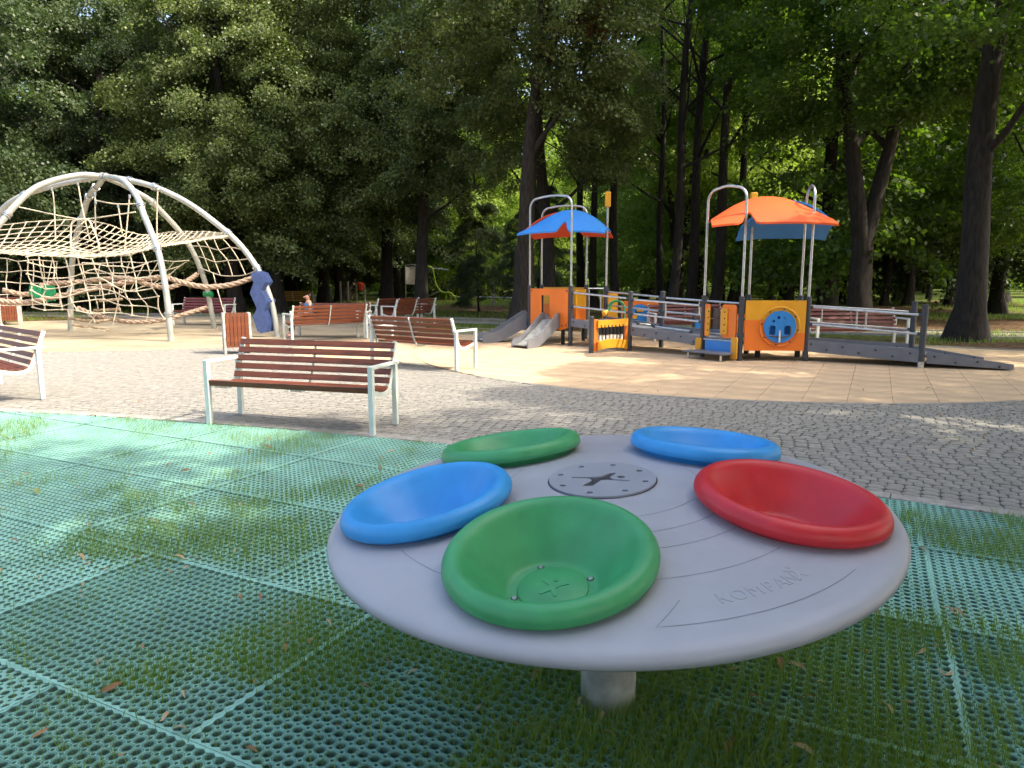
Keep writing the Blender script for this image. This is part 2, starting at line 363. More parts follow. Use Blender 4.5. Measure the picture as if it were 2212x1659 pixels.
def stone(rnd, lx, ly, n8=True, h=.016):
    c = .20*min(lx, ly); j = lambda: rnd.uniform(-.002, .002)
    if n8: out = [(-lx/2+c, -ly/2), (lx/2-c, -ly/2), (lx/2, -ly/2+c), (lx/2, ly/2-c), (lx/2-c, ly/2), (-lx/2+c, ly/2), (-lx/2, ly/2-c), (-lx/2, -ly/2+c)]
    else: out = [(-lx/2, -ly/2), (lx/2, -ly/2), (lx/2, ly/2), (-lx/2, ly/2)]
    out = [(x+j(), y+j()) for x, y in out]; m = len(out); tz = rnd.uniform(-.001, .001)
    P = [(x*.93, y*.93, tz) for x, y in out] + [(x*1.0, y*1.0, -.003) for x, y in out] + [(x, y, -h) for x, y in out]
    F = [tuple(range(m))] + [(k, m+k, m+(k+1) % m, (k+1) % m) for k in range(m)]
    if n8: F += [(m+k, 2*m+k, 2*m+(k+1) % m, m+(k+1) % m) for k in range(m)]
    else: P = P[:8]
    return P, F
rs = random.Random(3); slots = []
r = RG + .185; row = 0
while r < RG + 13:
    row += 1; rr_ = r; a = rad(8) + (row % 2)*.0575/rr_ + rs.uniform(-.0008, .0008); lx0 = .115
    while a < rad(150):
        lx = lx0*rs.uniform(.96, 1.04); a += lx/2/rr_; wob = .012*math.sin(a*9+row*.15)
        x, y = CG[0]+(rr_+wob)*math.cos(a), CG[1]+(rr_+wob)*math.sin(a)
        if in_pave(x, y): slots.append((x, y, a, lx))
        a += lx/2/rr_
    r += .098
slots.sort(key=lambda s: s[0]**2+s[1]**2)
protos = []
for k in range(10):
    P, F = stone(rs, .108, .092); protos.append(MB().add(P, F).mesh('cobble', m_cobo, .5))
big = MB()
for k, (x, y, a, lx) in enumerate(slots):
    R = Matrix.Rotation(a+pi/2+rs.uniform(-.02, .02), 3, 'Z')
    if k < 295:
        o = put('cobble', protos[k % 10], pav); o.location = (x, y, rs.uniform(-.002, .002)); o.rotation_euler.z = a+pi/2+rs.uniform(-.02, .02); o.scale.x = lx/.115
    else:
        d = math.hypot(x, y); P, F = stone(rs, lx*.94, .090, d < 10)
        zz = rs.uniform(-.002, .002); big.add([R @ Vector(p) + Vector((x, y, zz)) for p in P], F)
tag(big.build('cobbles', m_cob, pav, .5), kind='stuff')
print('circle', CG, RG, [math.degrees(math.atan2(G(*q).y-CG[1], G(*q).x-CG[0])) for q in ((0,888),(822,945),(2212,1118))]); print('cobbles', len(slots), 'tiles', len(tiles))

# far path with its kerbs between play area and wood
def strip(a, b_, w, z0, z1, name, m, parent=None):
    a, b_ = Vector(a), Vector(b_); d = (b_-a).normalized(); q = Vector((-d.y, d.x))*w/2
    return MB().prism([tuple(a-q), tuple(b_-q), tuple(b_+q), tuple(a+q)], (0, 0, z0), (1, 0, 0), (0, 1, 0), z1-z0).build(name, m, parent, 0)
pr = empty('park_path'); tag(pr, kind='structure')
for A_, B_ in (((-34, 31), (-6, 26.6)), ((-6, 26.6), (12.2, 18.6)), ((12.2, 18.6), (30, 14))):
    strip(A_, B_, 1.9, -.03, -.012, 'path_surface', m_path, pr)
    d = (Vector(B_)-Vector(A_)).normalized(); q = Vector((-d.y, d.x))*1.0
    for s_ in (-1, 1): strip(Vector(A_)+q*s_, Vector(B_)+q*s_, .09, -.03, .03, 'path_kerb', m_kerb, pr)
# grey kerb line round beige far edge
d = Vector((BN.y, -BN.x)); p0 = Vector((2.4, 19.0))+BN*.03
strip(p0-d*7, p0+d*12, .06, -.03, .0, 'kerb', m_kerb).__setitem__('kind', 'structure')

# green rubber grass mats
UA = rad(63.2); eu = Vector((math.cos(UA), math.sin(UA))); ev = Vector((-math.sin(UA), math.cos(UA)))
C1 = G(400, 1597).xy
NU, NV = 22, 33; PU, PV = 1.0/NU, 1.5/NV
def oct16(h, z, c=.586):                        # 16 points round an octagon of half width h
    t = math.tan(pi/8)*h; P = []
    cor = [(h, -t), (h, t), (t, h), (-t, h), (-h, t), (-h, -t), (-t, -h), (t, -h)]
    for k in range(8):
        a, b_ = cor[k], cor[(k+1) % 8]; P += [(a[0], a[1], z), ((a[0]+b_[0])/2, (a[1]+b_[1])/2, z)]
    return P
def circ16(r, z, n=16, off=-pi/8): return [(r*math.cos(off+2*pi*k/n), r*math.sin(off+2*pi*k/n), z) for k in range(n)]
def rings(R, ):
    n = len(R[0]); V = [p for q in R for p in q]
    F = [(i*n+k, (i+1)*n+k, (i+1)*n+(k+1) % n, i*n+(k+1) % n) for i in range(len(R)-1) for k in range(n)]
    return np.array(V), np.array(F)
def cellparts(lod):
    h = PU/2; s = math.tan(pi/8)*h
    if lod == 0:
        A = rings([oct16(h, .001), oct16(h*.95, .001), oct16(h*.90, -.004), circ16(h*.86, -.004), circ16(h*.83, 0.), circ16(h*.77, 0.), circ16(h*.73, -.006), circ16(h*.68, -.006), circ16(h*.62, -.004), circ16(h*.59, -.022)])
    else:
        o = [p for p in oct16(h, 0)][::2]
        A = rings([o, circ16(h*.80, -.001, 8), circ16(h*.66, -.002, 8), circ16(h*.60, -.022, 8)])
    q = h-s; n = 8                                 # square gap between octagons, at the cell corner, turned 45 degrees
    sq = [(q, 0, 0), (q/2, q/2, 0), (0, q, 0), (-q/2, q/2, 0), (-q, 0, 0), (-q/2, -q/2, 0), (0, -q, 0), (q/2, -q/2, 0)]
    rr = q*.64
    B = rings([sq, [(rr*math.cos(2*pi*k/8), rr*math.sin(2*pi*k/8), .0015) for k in range(8)], [(rr*.86*math.cos(2*pi*k/8), rr*.86*math.sin(2*pi*k/8), 0.0) for k in range(8)], [(rr*.8*math.cos(2*pi*k/8), rr*.8*math.sin(2*pi*k/8), -.02) for k in range(8)]])
    return A, B
CELL = [cellparts(0), cellparts(1)]
def mat_mesh(lod, keep=None):
    Vs, Fs, k = [], [], 0
    (av, af), (bv, bf) = CELL[lod]; av = av*[1, PV/PU, 1]; bv = bv*[1, PV/PU, 1]
    for i in range(NU):
        for j in range(NV):
            u, v = (i+.5)*PU, (j+.5)*PV
            if keep and not keep(u, v): continue
            Vs.append(av+[u, v, 0]); Fs.append(af+k); k += len(av)
            if i < NU-1 and j < NV-1: Vs.append(bv+[u+PU/2, v+PV/2, 0]); Fs.append(bf+k); k += len(bv)
    if not Vs: return None
    # solid border strips with scalloped inner edge
    if True:
        w = PU*.40; segs = []
        for (a, b_, nrm, L) in ((0, 0, 'u0', NV), (1, 0, 'u1', NV), (0, 0, 'v0', NU), (0, 1, 'v1', NU)):
            for t in range(L):
                P_ = PV if nrm[0] == 'u' else PU; t0, t1 = t*P_, (t+1)*P_; tm = (t0+t1)/2
                if nrm == 'u0': q = [(.0004, t0), (w, t0), (w*.45, tm), (w, t1), (.0004, t1)]
                if nrm == 'u1': q = [(.9996, t1), (1-w, t1), (1-w*.45, tm), (1-w, t0), (.9996, t0)]
                if nrm == 'v0': q = [(t1, .0004), (t1, w), (tm, w*.45), (t0, w), (t0, .0004)]
                if nrm == 'v1': q = [(t0, 1.4996), (t0, 1.5-w), (tm, 1.5-w*.45), (t1, 1.5-w), (t1, 1.4996)]
                if keep and not keep(*q[2]): continue
                Vs.append(np.array([(x, y, .004) for x, y in q])); z = k
                Fs.append(np.array([(z, z+1, z+2, z+2), (z, z+2, z+3, z+4)])); k += 5
    V = np.vstack(Vs); F = np.vstack(Fs)
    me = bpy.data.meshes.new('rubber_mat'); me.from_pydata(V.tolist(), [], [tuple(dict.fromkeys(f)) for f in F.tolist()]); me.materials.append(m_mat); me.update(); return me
greenroot = empty('grass_mat_area'); tag(greenroot, kind='structure')
fullmesh = {}
for row_ in range(-6, 12):
    off = 0.0 if row_ < 0 else (0.0 if row_ == 0 else .69)
    if row_ == -1: off = .72
    for col_ in range(-8, 9):
        O = C1 + eu*row_ + ev*(off + col_*1.5 + (row_*.02)); cs = [O, O+eu, O+ev*1.5, O+eu+ev*1.5]; mid = O+eu*.5+ev*.75
        if mid.y < .2 or mid.y > 12: continue
        if not any(c.y > .8 and abs(c.x) < c.y*.74+.5 for c in cs): continue
        ins = [math.hypot(c.x-CG[0], c.y-CG[1]) < RG-.005 for c in cs]
        if not any(ins) and math.hypot(mid.x-CG[0], mid.y-CG[1]) > RG+.3: continue
        lod = 0 if mid.length < 3.3 else 1
        inner = math.hypot(mid.x-CG[0], mid.y-CG[1]) < RG-1.0
        if inner:
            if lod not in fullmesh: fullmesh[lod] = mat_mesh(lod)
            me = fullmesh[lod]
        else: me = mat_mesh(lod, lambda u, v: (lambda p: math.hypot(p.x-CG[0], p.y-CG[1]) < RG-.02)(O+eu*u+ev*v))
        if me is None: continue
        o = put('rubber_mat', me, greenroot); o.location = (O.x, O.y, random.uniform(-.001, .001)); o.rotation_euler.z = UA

def in_green(x, y): return np.hypot(x-CG[0], y-CG[1]) < RG-.02
# ------------------------------------------------------------------ grass blades
def blades(n, sample, hmin, hmax, w, name, lean=.5, z0=-.024):
    XY = sample(n); n = len(XY); a = rng.uniform(0, 2*pi, n); h = rng.uniform(hmin, hmax, n)*rng.choice([1, 1, 1.5], n)
    la = rng.uniform(0, 2*pi, n); lm = rng.uniform(.1, lean, n)*h
    side = np.stack([np.cos(a), np.sin(a), np.zeros(n)], 1)*w/2*rng.uniform(.6, 1.3, n)[:, None]
    base = np.column_stack([XY, np.full(n, z0)]); ld = np.stack([np.cos(la), np.sin(la), np.zeros(n)], 1)
    midp = base + ld*(lm*.3)[:, None]; midp[:, 2] += h*.6; tip = base + ld*lm[:, None]; tip[:, 2] += h
    V = np.stack([base-side, base+side, midp+side*.7, midp-side*.7, tip], 1).reshape(-1, 3)
    k = np.arange(n)[:, None]*5; F = np.vstack([np.hstack([k, k+1, k+2]), np.hstack([k, k+2, k+3]), np.hstack([k+3, k+2, k+4])])
    return npmesh(name, V, F, MATS['grass_blade'], attr=np.repeat(rng.uniform(0, 1, n), 5))
def gnoise(x, y, s, o=0.): return mnoise.noise(Vector((x*s+o, y*s-o, o)))
def green_sample(n):
    out = []
    while len(out) < n:
        y = .9 + 8.5*rng.random()**1.7; x = rng.uniform(-.78, .78)*y
        if not in_green(x, y): continue
        d = gnoise(x, y, .55, 3.1) + .6*gnoise(x, y, 1.7, 9.) + .35*gnoise(x, y, 5., 2.)
        if math.hypot(x-.33, y-2.15) < .9: d += .02
        if x < -1 and 2.6 < y < 5.5: d += .12
        if math.hypot((x-3.0)*.8, y-4.0) < .55: d += .5
        p = 1/(1+math.exp(-(d-.19)*13))
        if rng.random() > p + .035: continue
        # tufts rise out of the mat openings
        q = Vector((x, y)) - C1; u, v = q.dot(eu), q.dot(ev)
        u = (math.floor(u/PU)+.5)*PU + rng.normal(0, .006 if d < .35 else .012); v = (math.floor(v/PV)+.5)*PV + rng.normal(0, .006 if d < .35 else .012)
        g = C1 + eu*u + ev*v; out.append((g.x, g.y))
    return np.array(out)
o = put('grass', blades(120000, green_sample, .04, .085, .0025, 'grass', .75)); tag(o, 'short green grass growing up through the openings of the green mats', 'grass', kind='stuff')
def wood_sample(n):
    out = []
    while len(out) < n:
        y = rng.uniform(16, 46); x = rng.uniform(-.8, .8)*y
        if in_sand(x, y, .1) or in_beige(x, y, .2): continue
        if gnoise(x, y, .25, 5.) < -.05 + (.15 if x > 0 and y < 30 else 0): continue
        out.append((x, y))
    return np.array(out)
o = put('grass', blades(42000, wood_sample, .05, .13, .012, 'grass', .8)); tag(o, 'thin shaded grass under the trees behind the playground', 'grass', kind='stuff')

# ------------------------------------------------------------------ trees
def crown(name, seed, zb, zt, R, nsp, nl, leaf, droop, m, gap=.0, shapef=None, hang=.6, ls=(1.1, 2.0), zn=.2):
    g = np.random.default_rng(seed); VV = []; AT = []; made = 0
    while made < nsp:
        h = g.random(); env = R*(1-abs(2*h-.75)**2.4*.62) if h < .85 else R*(1-(h-.3)**1.2*.9)
        if shapef: env = R*shapef(h)
        a = g.uniform(0, 2*pi); rr = env*math.sqrt(g.uniform(.10, 1))
        z = zb + (zt-zb)*h; x, y = rr*math.cos(a), rr*math.sin(a)
        if mnoise.noise(Vector((x*.30+seed, y*.30, z*.38))) < gap + .10: continue
        made += 1; L = g.uniform(*ls); az = a + g.normal(0, .5); dr = np.array([math.cos(az), math.sin(az), 0]); sd_ = np.array([-dr[1], dr[0], 0])
        s = g.random(nl)**.8; w = g.normal(0, .36, nl)*L*.55*(1.1-.4*s); up = g.uniform(-.1, .45)
        P = np.array([x, y, z]) + np.outer((s-.5)*L, dr) + np.outer(w, sd_); P[:, 2] += up*s*L - droop*(s**2)*L - .25*np.abs(w) + g.normal(0, zn, nl)*(1-.4*s)
        tip = np.outer(np.full(nl, .5), dr) + g.normal(0, .45, (nl, 3)); tip[:, 2] -= hang; tip /= np.linalg.norm(tip, axis=1)[:, None]
        sv = np.cross(tip, g.normal(0, 1, (nl, 3))+np.array([0, 0, 1.2])); sv /= np.linalg.norm(sv, axis=1)[:, None]
        l_ = leaf*g.uniform(.6, 1.25, nl)[:, None]
        q = np.stack([P, P+tip*l_*.5+sv*l_*.40, P+tip*l_, P+tip*l_*.5-sv*l_*.40], 1); q[:, 1:4:2, 2] += (l_*.06)
        VV.append(q.reshape(-1, 3)); AT.append(np.repeat(np.clip(g.normal(g.uniform(.25, .7), .2, nl), 0, 1), 4))
    V = np.vstack(VV); F = np.arange(len(V)).reshape(-1, 4)
    return npmesh(name, V, F, m, attr=np.concatenate(AT))
ML = MATS
CR = {
 'linden': [crown('crown', 11, 2.0, 15.5, 4.2, 390, 380, .105, .40, ML['leaf_linden'], -.16, None, .45, (1.0, 1.8)),
            crown('crown', 12, 1.5, 14.5, 4.0, 390, 380, .105, .40, ML['leaf_linden'], -.16, None, .45, (1.0, 1.8))],
 'maple': [crown('crown', 21, 3.3, 17, 4.7, 330, 420, .12, .35, ML['leaf_maple'], -.12, None, .25, (1.3, 2.3)),
           crown('crown', 22, 2.9, 16, 4.5, 320, 420, .12, .35, ML['leaf_maple'], -.10, None, .25, (1.3, 2.3))],
 'far': [crown('crown', 31, 2.0, 14.5, 4.0, 170, 170, .19, .5, ML['leaf_bright'], -.1, None, .5, (1.5, 2.6)),
         crown('crown', 32, 1.7, 14.5, 4.2, 180, 170, .19, .5, ML['leaf_maple'], -.1, None, .5, (1.5, 2.6))],
 'high': [crown('crown', 71, 9.5, 17.5, 3.6, 130, 380, .12, .35, ML['leaf_maple'], -.08, None, .25, (1.3, 2.3))],
 'dark': [crown('crown', 61, 1.2, 16, 4.6, 330, 380, .12, .5, ML['leaf_dark'], -.14, None, .4, (1.2, 2.1))],
 'fardark': [crown('crown', 62, 1.6, 15.5, 4.4, 240, 160, .20, .5, ML['leaf_dark'], -.1, None, .5, (1.5, 2.6))],
 'shade': [crown('crown', 51, 4.5, 15, 4.6, 210, 190, .17, .35, ML['leaf_maple'], .05, None, .25, (1.2, 2.1))],
 'sparse': [crown('crown', 53, 4.5, 15, 4.6, 72, 170, .17, .35, ML['leaf_maple'], -.02, None, .25, (1.3, 2.3)), crown('crown', 54, 4.5, 15, 4.6, 84, 170, .17, .35, ML['leaf_maple'], .0, None, .25, (1.2, 2.0))],
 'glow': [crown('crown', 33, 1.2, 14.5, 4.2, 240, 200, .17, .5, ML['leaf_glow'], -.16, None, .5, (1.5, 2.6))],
 'bush': [crown('crown', 41, .2, 3.4, 2.0, 70, 150, .14, .4, ML['leaf_bright'], -.3, lambda h: (1-h**2)**.5, .4, (.7, 1.2))],
}
def trunk_mesh(kind, seed, r=.3, h=11):
    g = random.Random(seed); mb = MB()
    def limb(p, d, L, r0, n=7, seg=6, curve=.12):
        pts = [Vector(p)]; d = Vector(d).normalized(); rr = [r0]
        for k in range(seg):
            d = (d + Vector((g.uniform(-curve, curve), g.uniform(-curve, curve), .05))).normalized(); pts.append(pts[-1]+d*L/seg); rr.append(r0*(1-.8*(k+1)/seg))
        mb.tube(pts, rr, n); return pts
    lean = Vector((g.uniform(-.05, .05), g.uniform(-.05, .05), 1))
    fork = {'fork': 2.6, 'fork_low': 1.9}.get(kind, None); top = fork or h
    pts = []; rr = []; N = 14
    for k in range(N+1):
        t = k/N; z = top*t; fl = .55*math.exp(-z/.3) + .12*math.exp(-z/1.5)
        pts.append(Vector((lean.x*z + .08*math.sin(z*.7+seed)*min(1, z), lean.y*z+.08*math.cos(z*.6+seed)*min(1, z), z-.12)))
        rr.append(r*(1+fl)*(1-.55*z/h))
    mb.tube(pts, rr, 14)
    for k in range(14*(N+1)):                     # root flare and bark bulges
        x, y, z = mb.v[k]; a = math.atan2(y-lean.y*z, x-lean.x*z); q = 1+.10*math.sin(a*5+seed)*math.exp(-max(z, 0)/.5)+.05*math.sin(a*3+z*2)
        cx, cy = lean.x*z, lean.y*z; mb.v[k] = (cx+(x-cx)*q, cy+(y-cy)*q, z)
    if fork:
        p = pts[-1]-Vector((0, 0, .25)); sgn = 1 if seed % 2 else -1
        for s_, lr in ((-1, .74), (1, .80)):
            P = limb(p, (s_*.24*sgn, g.uniform(-.12, .12), 1), 8.5, r*lr, 10, 9, .05)
            for q in range(3): limb(P[3+q*2], (s_*g.uniform(.3, 1), g.uniform(-.7, .7), .8), 3, r*.3)
    for q in range(9):
        z = g.uniform(.32, .95)*h; a = g.uniform(0, 2*pi)
        if fork and z < 5: continue
        if not fork: limb(Vector((lean.x*z, lean.y*z, z)), (math.cos(a), math.sin(a), g.uniform(.35, .9)), g.uniform(2.2, 3.8), r*g.uniform(.22, .4))
    return mb.mesh('trunk', m_bark, 1.2)
TR = {'plain': [trunk_mesh('plain', s, .28) for s in (1, 2, 3)], 'fork': [trunk_mesh('fork', s, .33) for s in (4, 5)], 'slim': [trunk_mesh('plain', s, .15, 11) for s in (6, 7)]}
def tree(x, y, ck, tk, label, s=1., rz=None, group=None, ci=0, ti=0, name='tree', cs=None, cz=0., cat='tree'):
    rz = random.uniform(0, 6.28) if rz is None else rz
    t = empty(name, (x, y, 0), rz, label, cat, group); t.scale = (s, s, s)
    if tk: put('trunk', TR[tk][ti % len(TR[tk])], t)
    if ck: c = put('crown', CR[ck][ci % len(CR[ck])], t); c.rotation_euler.z = random.uniform(0, 6.28); c.location.z = cz; c.scale = cs or (1, 1, random.uniform(.95, 1.05))
    return t
def at(px, py): p = G(px, py); return p.x, p.y
near = [
 (2085, 733, 'maple', 'plain', 1.16, 0, 0, 'stout straight tree with flared roots right of the far ramp end, at the picture\'s right'),
 (1857, 699, 'maple', 'fork', 1.08, 1, 0, 'big tree forking into two upright limbs above the bench behind the right ramp'),
 (1123, 703, 'linden', 'fork', .98, 0, 1, 'tall dark tree forked high up, standing just left of the slide tower'),
 (1186, 690, 'linden', 'plain', .92, 1, 1, 'dark straight trunk seen through the blue roofed tower'),
 (913, 676, 'linden', 'plain', 1.0, 1, 2, 'tree with low hanging foliage behind the white armed pair of benches'),
 (838, 668, 'linden', 'plain', 1.05, 0, 0, 'tree with grey brown trunk behind the two orange benches'),
 (702, 657, 'linden', 'plain', 1.08, 1, 1, 'thick black trunk right behind the seated woman'),
 (737, 651, 'linden', 'plain', 1.1, 0, 2, 'leaning dark tree with a flared foot beside the thick black trunk'),
 (603, 675, 'linden', 'plain', 1.0, 0, 1, 'dark tree right behind the blue zigzag climbing panel'),
 (513, 676, 'linden', 'plain', 1.05, 1, 2, 'tree with drooping foliage behind the far right leg of the climbing dome'),
 (396, 664, 'dark', 'plain', 1.0, 1, 0, 'tree with sunlit upper trunk behind the maroon bench and dome net'),
 (32, 668, 'dark', 'plain', 1.05, 0, 1, 'tree at the picture\'s left edge behind the dome'),
 (240, 670, 'dark', 'plain', .95, 1, 2, 'tree behind the middle of the climbing dome'),
 (1462, 668, 'high', 'fork', .85, 1, 1, 'multi stemmed dark tree between the two roofed towers'),
 (1512, 655, 'high', 'slim', 1.25, 0, 1, 'slender tree just left of the orange roofed tower'),
 (1556, 650, 'high', 'slim', 1.15, 0, 0, 'thin straight tree seen inside the hoop of the orange roofed tower'),
 (1700, 655, 'maple', 'plain', .9, 1, 2, 'tree standing behind the orange and blue roof'),
 (1960, 660, 'maple', 'plain', .8, 0, 2, 'tree with pale lit edge between the forked tree and the stout right tree'),
 (2250, 690, 'maple', 'plain', 1.0, 1, 0, 'tree whose crown hangs in at the right edge of the picture'),
 (-130, 690, 'dark', 'plain', 1.0, 0, 0, 'tree outside the left edge whose dark crown reaches into the picture'),
]
for px, py, ck, tk, s, ci, ti, lab in near:
    x, y = at(px, py)
    if px < 1250: tree(x, y, ck, tk, lab, s, ci=ci, ti=ti, cz={1123: 4.6, 1186: 4.0, 913: 3.2, 838: 1.6, 702: 1.2, 603: .6, 513: .4}.get(px, 0.))
    else: tree(x, y, ck, tk, lab, s, ci=ci, ti=ti, rz=0 if tk == 'fork' else None, cz={1857: 2.8, 2085: 2.0, 1700: 2.2, 1960: 2.0}.get(px, 0.))
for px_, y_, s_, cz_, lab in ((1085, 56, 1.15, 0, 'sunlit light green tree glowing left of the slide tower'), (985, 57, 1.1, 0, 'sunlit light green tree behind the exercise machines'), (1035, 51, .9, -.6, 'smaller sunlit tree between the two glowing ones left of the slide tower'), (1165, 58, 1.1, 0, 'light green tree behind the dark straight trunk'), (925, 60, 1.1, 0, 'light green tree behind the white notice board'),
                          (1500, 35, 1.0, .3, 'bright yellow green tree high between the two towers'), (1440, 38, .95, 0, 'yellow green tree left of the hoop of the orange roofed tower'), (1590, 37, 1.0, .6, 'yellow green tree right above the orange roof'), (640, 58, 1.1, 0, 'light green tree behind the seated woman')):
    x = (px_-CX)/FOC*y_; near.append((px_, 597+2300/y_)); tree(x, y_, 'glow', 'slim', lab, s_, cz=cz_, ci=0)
tree(*at(1035, 672), 'dark', 'slim', 'young dark tree with a low skirt of leaves left of the slide tower', .30)
tree(*at(1160, 680), 'dark', 'slim', 'young dark tree with low leaves behind the slide tower', .30)
for px_, y_, lab in ((1285, 33, 'slim bare trunk just right of the blue roofed tower'), (1425, 31, 'slim bare trunk beside the thin park lamp'), (1600, 31, 'slim bare trunk right of the yellow capped mast of the right tower'), (1790, 32, 'slim bare trunk left of the big forked tree'), (1250, 37, 'slim bare trunk seen through the blue roofed tower posts'), (1447, 26, 'slender upright trunk, left one of the three left of the orange roofed tower'), (1484, 28, 'slender upright trunk, middle one of the three left of the orange roofed tower'), (1538, 27, 'slender upright trunk just behind the left hoop of the orange roofed tower'), (1577, 34, 'thin trunk seen inside the left hoop of the orange roofed tower'), (1665, 36, 'thin trunk under the orange roof'), (1905, 38, 'thin trunk above the railing of the right ramp'), (1330, 29, 'slender trunk right of the yellow capped mast of the left tower')):
    x = (px_-CX)/FOC*y_; near.append((px_, 597+2300/y_)); tree(x, y_, 'high', 'slim', lab, 1.05 + .15*(px_ % 3), cz=4, cs=(.4, .4, .8))
# trees of the wood behind
for k_, (px_, y_, ck_) in enumerate(((1690, 44, 'fardark'), (1760, 52, 'far'), (1820, 41, 'fardark'), (1880, 60, 'far'), (1935, 44, 'far'), (2000, 50, 'fardark'), (2050, 38, 'fardark'), (2100, 62, 'far'), (2160, 42, 'far'), (2215, 54, 'fardark'), (2150, 30, 'fardark'), (1990, 66, 'far'), (2240, 36, 'far'))):
    x = (px_-CX)/FOC*y_; near.append((px_, 597+2300/y_)); dk_ = ck_ == 'fardark'
    tree(x, y_, ck_, 'slim' if k_ % 2 else 'plain', 'dark-trunked tree deep in the park wood, dull green crown' if dk_ else 'dark-trunked tree deep in the park wood, light green crown', .95, ci=0, ti=k_ % 3, group='dull green trees deep in the wood' if dk_ else 'light green trees deep in the wood')
placed = [at(a[0], a[1]) for a in near]
rt = random.Random(21); cnt = 0; tries = 0
while cnt < 68 and tries < 6000:
    tries += 1; y = 27 + 66*rt.random()**1.25; x = rt.uniform(-.80, .80)*y
    if min(math.hypot(x-a, y-b_) for a, b_ in placed) < 3.4 + y*.018: continue
    px = CX + x/y*FOC
    if y < 44 and (900 < px < 1110): continue
    if px < 900 and y < 34: continue
    if -6 < x < 21 and 27.5 < y < 45: continue        # the sunny gap
    placed.append((x, y)); cnt += 1; bright = rt.random() < .55 and px > 880
    dk = not bright and rt.random() < (.75 if px < 1400 else .35)
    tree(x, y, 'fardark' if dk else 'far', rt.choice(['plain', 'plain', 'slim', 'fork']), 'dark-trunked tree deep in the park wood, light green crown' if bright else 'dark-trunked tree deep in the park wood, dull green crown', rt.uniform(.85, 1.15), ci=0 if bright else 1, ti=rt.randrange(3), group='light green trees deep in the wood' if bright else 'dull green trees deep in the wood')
for k in range(16):
    y = rt.uniform(50, 90); x = rt.uniform(-.78, .78)*y
    tree(x, y, 'bush', None, 'low light green bush growing far back between the trunks', rt.uniform(.8, 1.5), group='bushes deep in the wood', name='bush', cat='bush')
# the trees right of and behind the viewer that shade the foreground
for x, y, s, ck, lab in ((13.4, 7.4, .98, 'sparse', 'shade tree right of the ramp end, outside the picture'), (8.6, .3, .95, 'maple', 'shade tree right of the spinner table, outside the picture'), (16.3, 9.0, .95, 'sparse', 'second shade tree further right, outside the picture'),
                        (7.0, -3.4, 1.15, 'sparse', 'shade tree behind the viewer to the right'), (13.5, -6.0, 1.1, 'linden', 'shade tree far behind the viewer to the right'), (5.4, -.9, 1.0, 'sparse', 'shade tree close behind the viewer, right side'), (2.0, -6.0, 1.0, 'maple', 'shade tree straight behind the viewer'), (10.8, 7.4, .80, 'sparse', 'shade tree right of the beige tiles, outside the picture'), (18.5, 13.5, .85, 'shade', 'shade tree beyond the right edge near the path'), (11.4, 3.2, .95, 'shade', 'dense shade tree right of the viewer, outside the picture')):
    tree(x, y, ck, 'plain', lab, s, cs=(1, 1, .68) if lab.startswith('shade tree right of the spinner') else None)
# brown withered clump in the crown, far dense wood
g = crown('withered', 77, 0, 1.1, .62, 16, 90, .10, .3, ML['leaf_dry'], -1, lambda h: .9, .4, (.4, .7))
tt = empty('withered_branch', W(1282, 80, 21), 0, 'withered brown leaf clump high in the tree left of the sky gap', 'branch'); put('leaf_cluster', g, tt)
nF = 90000; gg = np.random.default_rng(5)
ang = gg.uniform(-.85, .85, nF); rr = gg.uniform(104, 122, nF); hh = 16*gg.random(nF)**.85
hh *= .75 + .25*np.sin(ang*23)+.12*np.sin(ang*57+1)
P = np.stack([np.sin(ang)*rr, np.cos(ang)*rr, hh], 1); t1 = gg.normal(0, 1, (nF, 3)); t1 /= np.linalg.norm(t1, axis=1)[:, None]; t2 = np.cross(t1, gg.normal(0, 1, (nF, 3))); t2 /= np.linalg.norm(t2, axis=1)[:, None]
Vv = np.stack([P-t1*.35, P-t2*.3, P+t1*.35, P+t2*.3], 1).reshape(-1, 3)
o = put('far_wood', npmesh('far_wood', Vv, np.arange(len(Vv)).reshape(-1, 4), ML['leaf_bright'], attr=np.repeat(gg.random(nF), 4))); tag(o, 'green mass of the farthest wood behind all trunks', 'wood', kind='stuff')

# ------------------------------------------------------------------ spinner table
X0, Y0, HR, RT, HC = .31, 2.364, .697, .932, .808
tx_, ty_ = .0375, -.0538
Mt = Matrix.Translation((X0, Y0, HC)) @ Matrix.Rotation(ty_, 4, 'Y') @ Matrix.Rotation(tx_, 4, 'X')
table = empty('spinner_table', (0, 0, 0), 0, 'large round grey spinning play table with five coloured bowls on a steel post', 'play table')
table.matrix_world = Mt
def zt(r):                                       # disc top, relative to the hub
    if r < .2: return 0.
    t = (r-.2)/(RT-.2); return -.088*t**1.35 
prof = [(.0001, -.0), (.19, 0), (.26, zt(.26)), (.36, zt(.36)), (.46, zt(.46)), (.56, zt(.56)), (.66, zt(.66)), (.76, zt(.76)), (.84, zt(.84)), (.885, zt(.885)-.001)]
ze = zt(.885)
prof += [(.908, ze-.005), (.924, ze-.014), (.932, ze-.028), (.929, ze-.042), (.915, ze-.054), (.88, ze-.062), (.6, ze-.075), (.16, ze-.10), (.0001, ze-.10)]
BA = [-110.7, -172.4, 121.6, 40.9, -24.5]
pr2 = [(.0001, 0.), (.19, 0.)] + [(r_, zt(r_)) for r_ in np.linspace(.21, .885, 60)] + prof[10:]
tb = MB().lathe(pr2, 300); hol = [(.604*math.cos(rad(q)), .604*math.sin(rad(q))) for q in BA]
